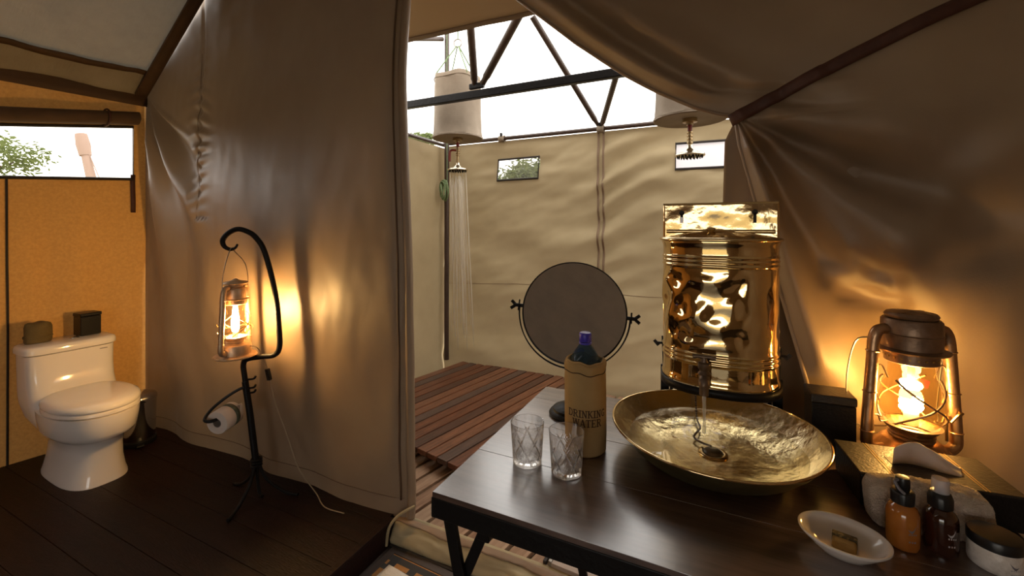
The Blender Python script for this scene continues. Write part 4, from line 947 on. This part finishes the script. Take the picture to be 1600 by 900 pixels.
def lettering(word, hgt, zc, phi0, q):
    tot = sum(ADV[c_] for c_ in word)*hgt; s0 = -tot/2
    def put(p):
        s_ = s0+p[0]*hgt; z = zc+(p[1]-.5)*hgt; a = phi0+s_/SR
        r = slv(SR, z, a)[0]+.0011; return (r*cos(a), r*sin(a), z)
    for c_ in word:
        strokes, serifs = G[c_]
        segs = []
        for pl_, wd in strokes:
            for a, b in zip(pl_[:-1], pl_[1:]): segs.append((Vector(a), Vector(b), wd))
        for x, y_, hl in serifs: segs.append((Vector((x-hl, y_)), Vector((x+hl, y_)), .10))
        for a, b, wd in segs:
            d = (b-a); l = d.length; d.normalize(); nn = Vector((-d.y, d.x))*wd/2
            if len(segs) > 1: a2, b2 = a-d*.01, b+d*.01
            K = max(2, int(l/.15)+1); V = []
            for i in range(K+1):
                p = a2.lerp(b2, i/K); V += [put(p+nn), put(p-nn)]
            q.add(V, [(2*i,2*i+1,2*i+3,2*i+2) for i in range(K)])
        s0 += ADV[c_]*hgt
phi = atan2(-SC[1], -SC[0])+.10
q = MB(); lettering('DRINKING', .0190, .116, phi, q); lettering('WATER', .0200, .0925, phi, q); q.build('lettering', 'ink', sv, smooth=False)
wb = thing('water_bottle', 'clear water bottle with violet-blue cap in the canvas sleeve', 'bottle', (SC[0],SC[1],TZ0+.003))
MB().lathe([(0,0),(.040,0),(.0435,.006),(.0435,.20),(.0425,.225),(.036,.248),(.024,.268),(.0155,.280),(.014,.284),(.014,.296)], 48, fn=lambda r, z, a: (r*(1+(.02*sin(a*8) if .2 < z < .262 else 0)), z)).build('plastic_body', 'pet', wb, angle=180)
MB().lathe([(.0155,.281),(.0168,.282),(.0168,.286),(.0155,.287)], 30).build('neck_ring', 'cap', wb)
cpb = MB().lathe([(.0158,.288),(.0165,.289),(.0165,.308),(.0150,.3115),(.0140,.312)], 60, fn=lambda r, z, a: (r*(1+.02*sin(a*30)), z)).build('cap', 'cap', wb, angle=60)
MB().lathe([(.0145,.3115),(.012,.313),(0,.313)], 30).build('cap_top', 'captop', cpb)

# ------------------------------------------------------------------ toiletries
bb = thing('black_caddy', 'tall black leather box with lid beside the copper lantern', 'box', (.272,1.428,TZ0), radians(3))
MB().box((0,0,.066), (.098,.084,.132)).build('body', 'blackbox', bb, smooth=False, bevel=.003)
MB().box((0,0,.1435), (.102,.088,.023)).build('lid', 'bronzelid', bb, smooth=False, bevel=.004)
tbx = thing('tissue_box', 'long black leather tissue box cover with gold-lined top', 'tissue box', (.402,1.248,TZ0), radians(6))
q = MB(); q.box((0,0,.034), (.268,.150,.068)); q.build('body', 'blackbox', tbx, smooth=False, bevel=.004)
MB().box((0,0,.0705), (.272,.154,.006)).build('top_panel', 'bronzelid', tbx, smooth=False, bevel=.002)
MB().box((.0,.0,.0738), (.115,.034,.0012)).build('slot', 'piping', tbx, smooth=False)
for s_ in (-1,1):
    for k in (0,.006): MB().box((s_*.072+k*s_,0,.0738), (.0014,.152,.0010)).build('gold_line', 'goldline', tbx, smooth=False)
def tis(u, v):
    x = -.055+.115*u+.018*v; h = (.048*sin(pi*min(1, .18+u*.80))**.9*(1-.55*u*u))
    y_ = -.016+.032*v; fold = sin(v*pi)
    return (x, y_+.012*sin(u*5)*(1-v), .0735+h*fold**.6+.004*fbm(u*4, v*4, 2)*fold)
MB().grid(lin(0,1,30), lin(0,1,18), tis).build('tissue', 'paper', tbx, angle=180, solid=.0012)
# folded towel leaning on the tissue box
tw = thing('folded_towel', 'folded beige terry towel leaning on the black tissue box', 'towel', (.372,1.128,TZ0), radians(7))
random.seed(5)
def tws(x, a, k=1.0):
    # rounded slab cross-section leaning back
    c_, s_ = cos(a), sin(a); yy = .026*abs(c_)**.55*(1 if c_ >= 0 else -1); zz = .046+.045*abs(s_)**.55*(1 if s_ >= 0 else -1)
    e = max(0, (abs(x)-.085)/.012); k = k*(1-.25*min(1, e)**2)
    nn = .004*fbm(x*22, c_*2, s_*2)+.0016*noise.noise(Vector((x*260, c_*14, s_*20)))
    zz = .046+(zz-.046)*k-.010*(x/.097)**2*(s_ > 0)
    return (x, yy*k+(zz-.046)*.22+nn*c_, max(.0005, zz+nn*s_))
q = MB(); q.grid([2*pi*i/90 for i in range(90)], lin(-.097,.097,120), lambda a, x: tws(x, a), wrap=True)
n = 90; q.f.append(tuple(reversed(range(n)))); q.f.append(tuple(119*n+i for i in range(n)))
q.build('cloth', 'towel', tw, angle=180)
for z in (.030,.058): MB().tube([(x, tws(x, pi)[1]-.0005+(z-.046)*.22, z-.004*(x/.097)**2) for x in lin(-.092,.092,30)], .0022, 5).build('fold_edge', 'towel', tw)
# pump bottle
def bottle(name, label, loc_, rz, m, capfn):
    b = thing(name, label, 'bottle', loc_, rz)
    MB().lathe([(0,0),(.0225,0),(.0250,.0025),(.0255,.010),(.0255,.058),(.0245,.066),(.0205,.074),(.0150,.079),(.0135,.081),(.0135,.090)], 44).build('body', m, b, angle=60)
    def sw(u, v):
        a = -pi/2+.0+.55*u; z = .050-.010*sin(u*pi*.9)+.012*(u-.5)+.0045*(v-.5)*sin(u*pi)
        r = .0257; return (r*cos(a), r*sin(a), z)
    MB().grid(lin(0,1,14), lin(0,1,4), sw).build('logo_swoosh', 'print' if m == 'amber' else 'printlight', b, smooth=True)
    q = MB()
    for zc, ws_ in ((.034,(.10,.09,.08,.10)),(.020,(.12,.10,.14))):
        a = -pi/2+.05
        for w_ in ws_:
            r = .0258; q.add([(r*cos(a), r*sin(a), zc), (r*cos(a+w_*.8), r*sin(a+w_*.8), zc), (r*cos(a+w_*.8), r*sin(a+w_*.8), zc+.0028), (r*cos(a), r*sin(a), zc+.0028)], [(0,1,2,3)]); a += w_+.05
    q.build('small_print', 'print' if m == 'amber' else 'printlight', b, smooth=False)
    capfn(b); return b
def pump(b):
    c_ = MB().lathe([(.0150,.080),(.0175,.081),(.0178,.100),(.0165,.103),(.009,.104),(.0,.104)], 40, fn=lambda r, z, a: (r*(1+.012*sin(a*28)), z)).build('collar', 'blackplastic', b, angle=60)
    MB().lathe([(.0095,.103),(.0110,.106),(.0110,.124),(.0100,.128),(0,.129)], 30).build('pump_head', 'blackplastic', b)
    MB().tube(smooth_curve([(-.006,-.004,.124),(-.014,-.010,.122),(-.010,-.014,.112),(-.002,-.017,.104)], 5), .0028, 8).build('spout', 'print', b)
def spray(b):
    MB().lathe([(.0150,.080),(.0180,.081),(.0183,.097),(.0170,.100),(.0150,.106),(.0135,.107),(0,.107)], 40, fn=lambda r, z, a: (r*(1+.012*sin(a*28)), z)).build('collar', 'blackplastic', b, angle=60)
    MB().lathe([(.0085,.107),(.0085,.116),(.006,.118),(.006,.124),(0,.124)], 24).build('spray_nozzle', 'dish', b)
    MB().lathe([(.0125,.106),(.0125,.128),(.0115,.1315),(0,.132)], 32).build('clear_cap', 'clearcap', b)
bottle('pump_bottle', 'amber pump bottle of lotion with black pump top', (.314,1.052,TZ0), radians(0), 'amber', pump)
bottle('spray_bottle', 'dark amber spray bottle with clear plastic cap', (.373,1.068,TZ0), radians(2), 'darkamber', spray)
jr = thing('cosmetic_jar', 'round jar of white bath salts with black lid', 'jar', (.442,1.058,TZ0), radians(0))
MB().lathe([(0,0),(.031,0),(.0345,.003),(.0355,.008),(.0355,.036),(.034,.039),(.031,.040)], 48).build('glass_jar', 'jar', jr)
MB().lathe([(.0345,.0385),(.0362,.040),(.0362,.054),(.0345,.0572),(.030,.058),(0,.058)], 48).build('lid', 'blackplastic', jr)
def jsw(u, v): a = -pi/2+.1+.40*u; z = .030-.010*sin(u*pi*.8)+.004*(v-.5)*sin(u*pi); return (.0358*cos(a), .0358*sin(a), z)
MB().grid(lin(0,1,12), lin(0,1,3), jsw).build('logo_swoosh', 'print', jr)
q = MB()
for zc in (.016,.009):
    a = -pi/2+.15
    for w_ in (.06,.05,.07,.05,.06):
        q.add([(.0358*cos(a), .0358*sin(a), zc), (.0358*cos(a+w_), .0358*sin(a+w_), zc), (.0358*cos(a+w_), .0358*sin(a+w_), zc+.002), (.0358*cos(a), .0358*sin(a), zc+.002)], [(0,1,2,3)]); a += w_+.03
q.build('small_print', 'printlight', jr, smooth=False)
# soap dish and soap
o = MB().lathe([(0,.0),(.036,.0),(.040,.002),(.050,.012),(.062,.024),(.0665,.029),(.0665,.032),(.064,.0325),(.058,.026),(.046,.013),(.034,.008),(0,.007)], 64, sx=1.06, sy=.90).build('soap_dish', 'dish', None, angle=70, loc=(.209,.985,TZ0), rot=(0,0,radians(-12)))
tag(o, 'white oval ceramic soap dish on the table', 'dish')
sp_ = thing('soap_bar', 'small brown soap bar with dark patterned band in the dish', 'soap', (.210,.982,TZ0+.0085), radians(-14))
MB().box((0,-.004,.008), (.036,.028,.015)).build('bar', 'soap', sp_, smooth=False, bevel=.004)
MB().box((0,.008,.0095), (.038,.016,.0165)).build('band', 'soapband', sp_, smooth=False, bevel=.002)

# ------------------------------------------------------------------ outside: trees and a tent pole
def acacia(label, base, crown_c, rx, ry, rz, n, seed, leaf=.10):
    random.seed(seed)
    t = thing('acacia_tree', label, 'tree', base, 0, 'acacia trees around the tent')
    b = Vector(base); c_ = Vector(crown_c)-b; m = MB()
    fork = Vector((c_.x*.4, c_.y*.4, c_.z*.55))
    m.tube([(0,0,0), fork*.5, fork], [.03*rx+.05, .025*rx+.04, .02*rx+.03], 8)
    for k in range(9):
        e = c_+Vector((rx*.8*random.uniform(-1,1), ry*.8*random.uniform(-1,1), rz*random.uniform(-.2,.5)))
        m.tube(smooth_curve([fork, fork.lerp(e,.5)+Vector((0,0,rz*.2)), e], 4), .012*rx+.008, 6)
    m.build('trunk', 'bark', t)
    m = MB(); cl = []
    for k in range(26):
        a = random.uniform(0,2*pi); r = sqrt(random.random()); cl.append(c_+Vector((rx*r*cos(a), ry*r*sin(a), rz*random.uniform(-.5,.8)*(1-.6*r*r))))
    for i in range(n):
        q0 = random.choice(cl); p = q0+Vector((random.gauss(0,rx*.16), random.gauss(0,ry*.16), random.gauss(0,rz*.22)))
        u = Vector((random.uniform(-1,1), random.uniform(-1,1), random.uniform(-.6,.6))).normalized()*leaf; v = u.orthogonal().normalized()*leaf*.35
        m.add([p-u, p+v, p+u, p-v], [(0,1,2,3)])
    m.build('foliage', 'leaf', t, smooth=False, kind='stuff')
acacia('feathery acacia tree seen through the window over the toilet', (-25,5.2,-.05), (-24.2,5.3,3.9), 1.9,1.7,1.1, 2600, 1, .11)
acacia('green acacia tree seen through the small mesh window', (-7.4,13.6,-.05), (-6.55,13.2,2.65), 2.2,1.6,1.0, 16000, 2, .10)
acacia('small distant flat-topped acacia tree above the side shower rail', (-26,33,-.05), (-25.6,32.5,9.6), 2.2,1.6,.55, 1400, 3, .22)
tpole = thing('tent_pole', 'pale wooden guy pole with cords seen through the window over the toilet', 'pole', (-11.70,4.36,-.05))
MB().tube([(.0,0,0),(-.14,-.065,2.55),(-.26,-.12,3.10)], [.10,.085,.075], 12).build('shaft', 'pinkpole', tpole)
MB().tube([(-.26,-.12,3.05),(-.30,-.14,3.28),(-.34,-.16,3.5)], [.10,.12,.10], 10).build('pole_socket', 'pinkpole', tpole)
MB().tube([(-.28,-.12,3.3),(.45,.2,.0)], .012, 6).build('guy_rope', 'piping', tpole)
MB().tube([(-.28,-.12,3.3),(.25,.1,2.0),(.6,.25,0)], .010, 6).build('guy_rope', 'pinkpole', tpole)
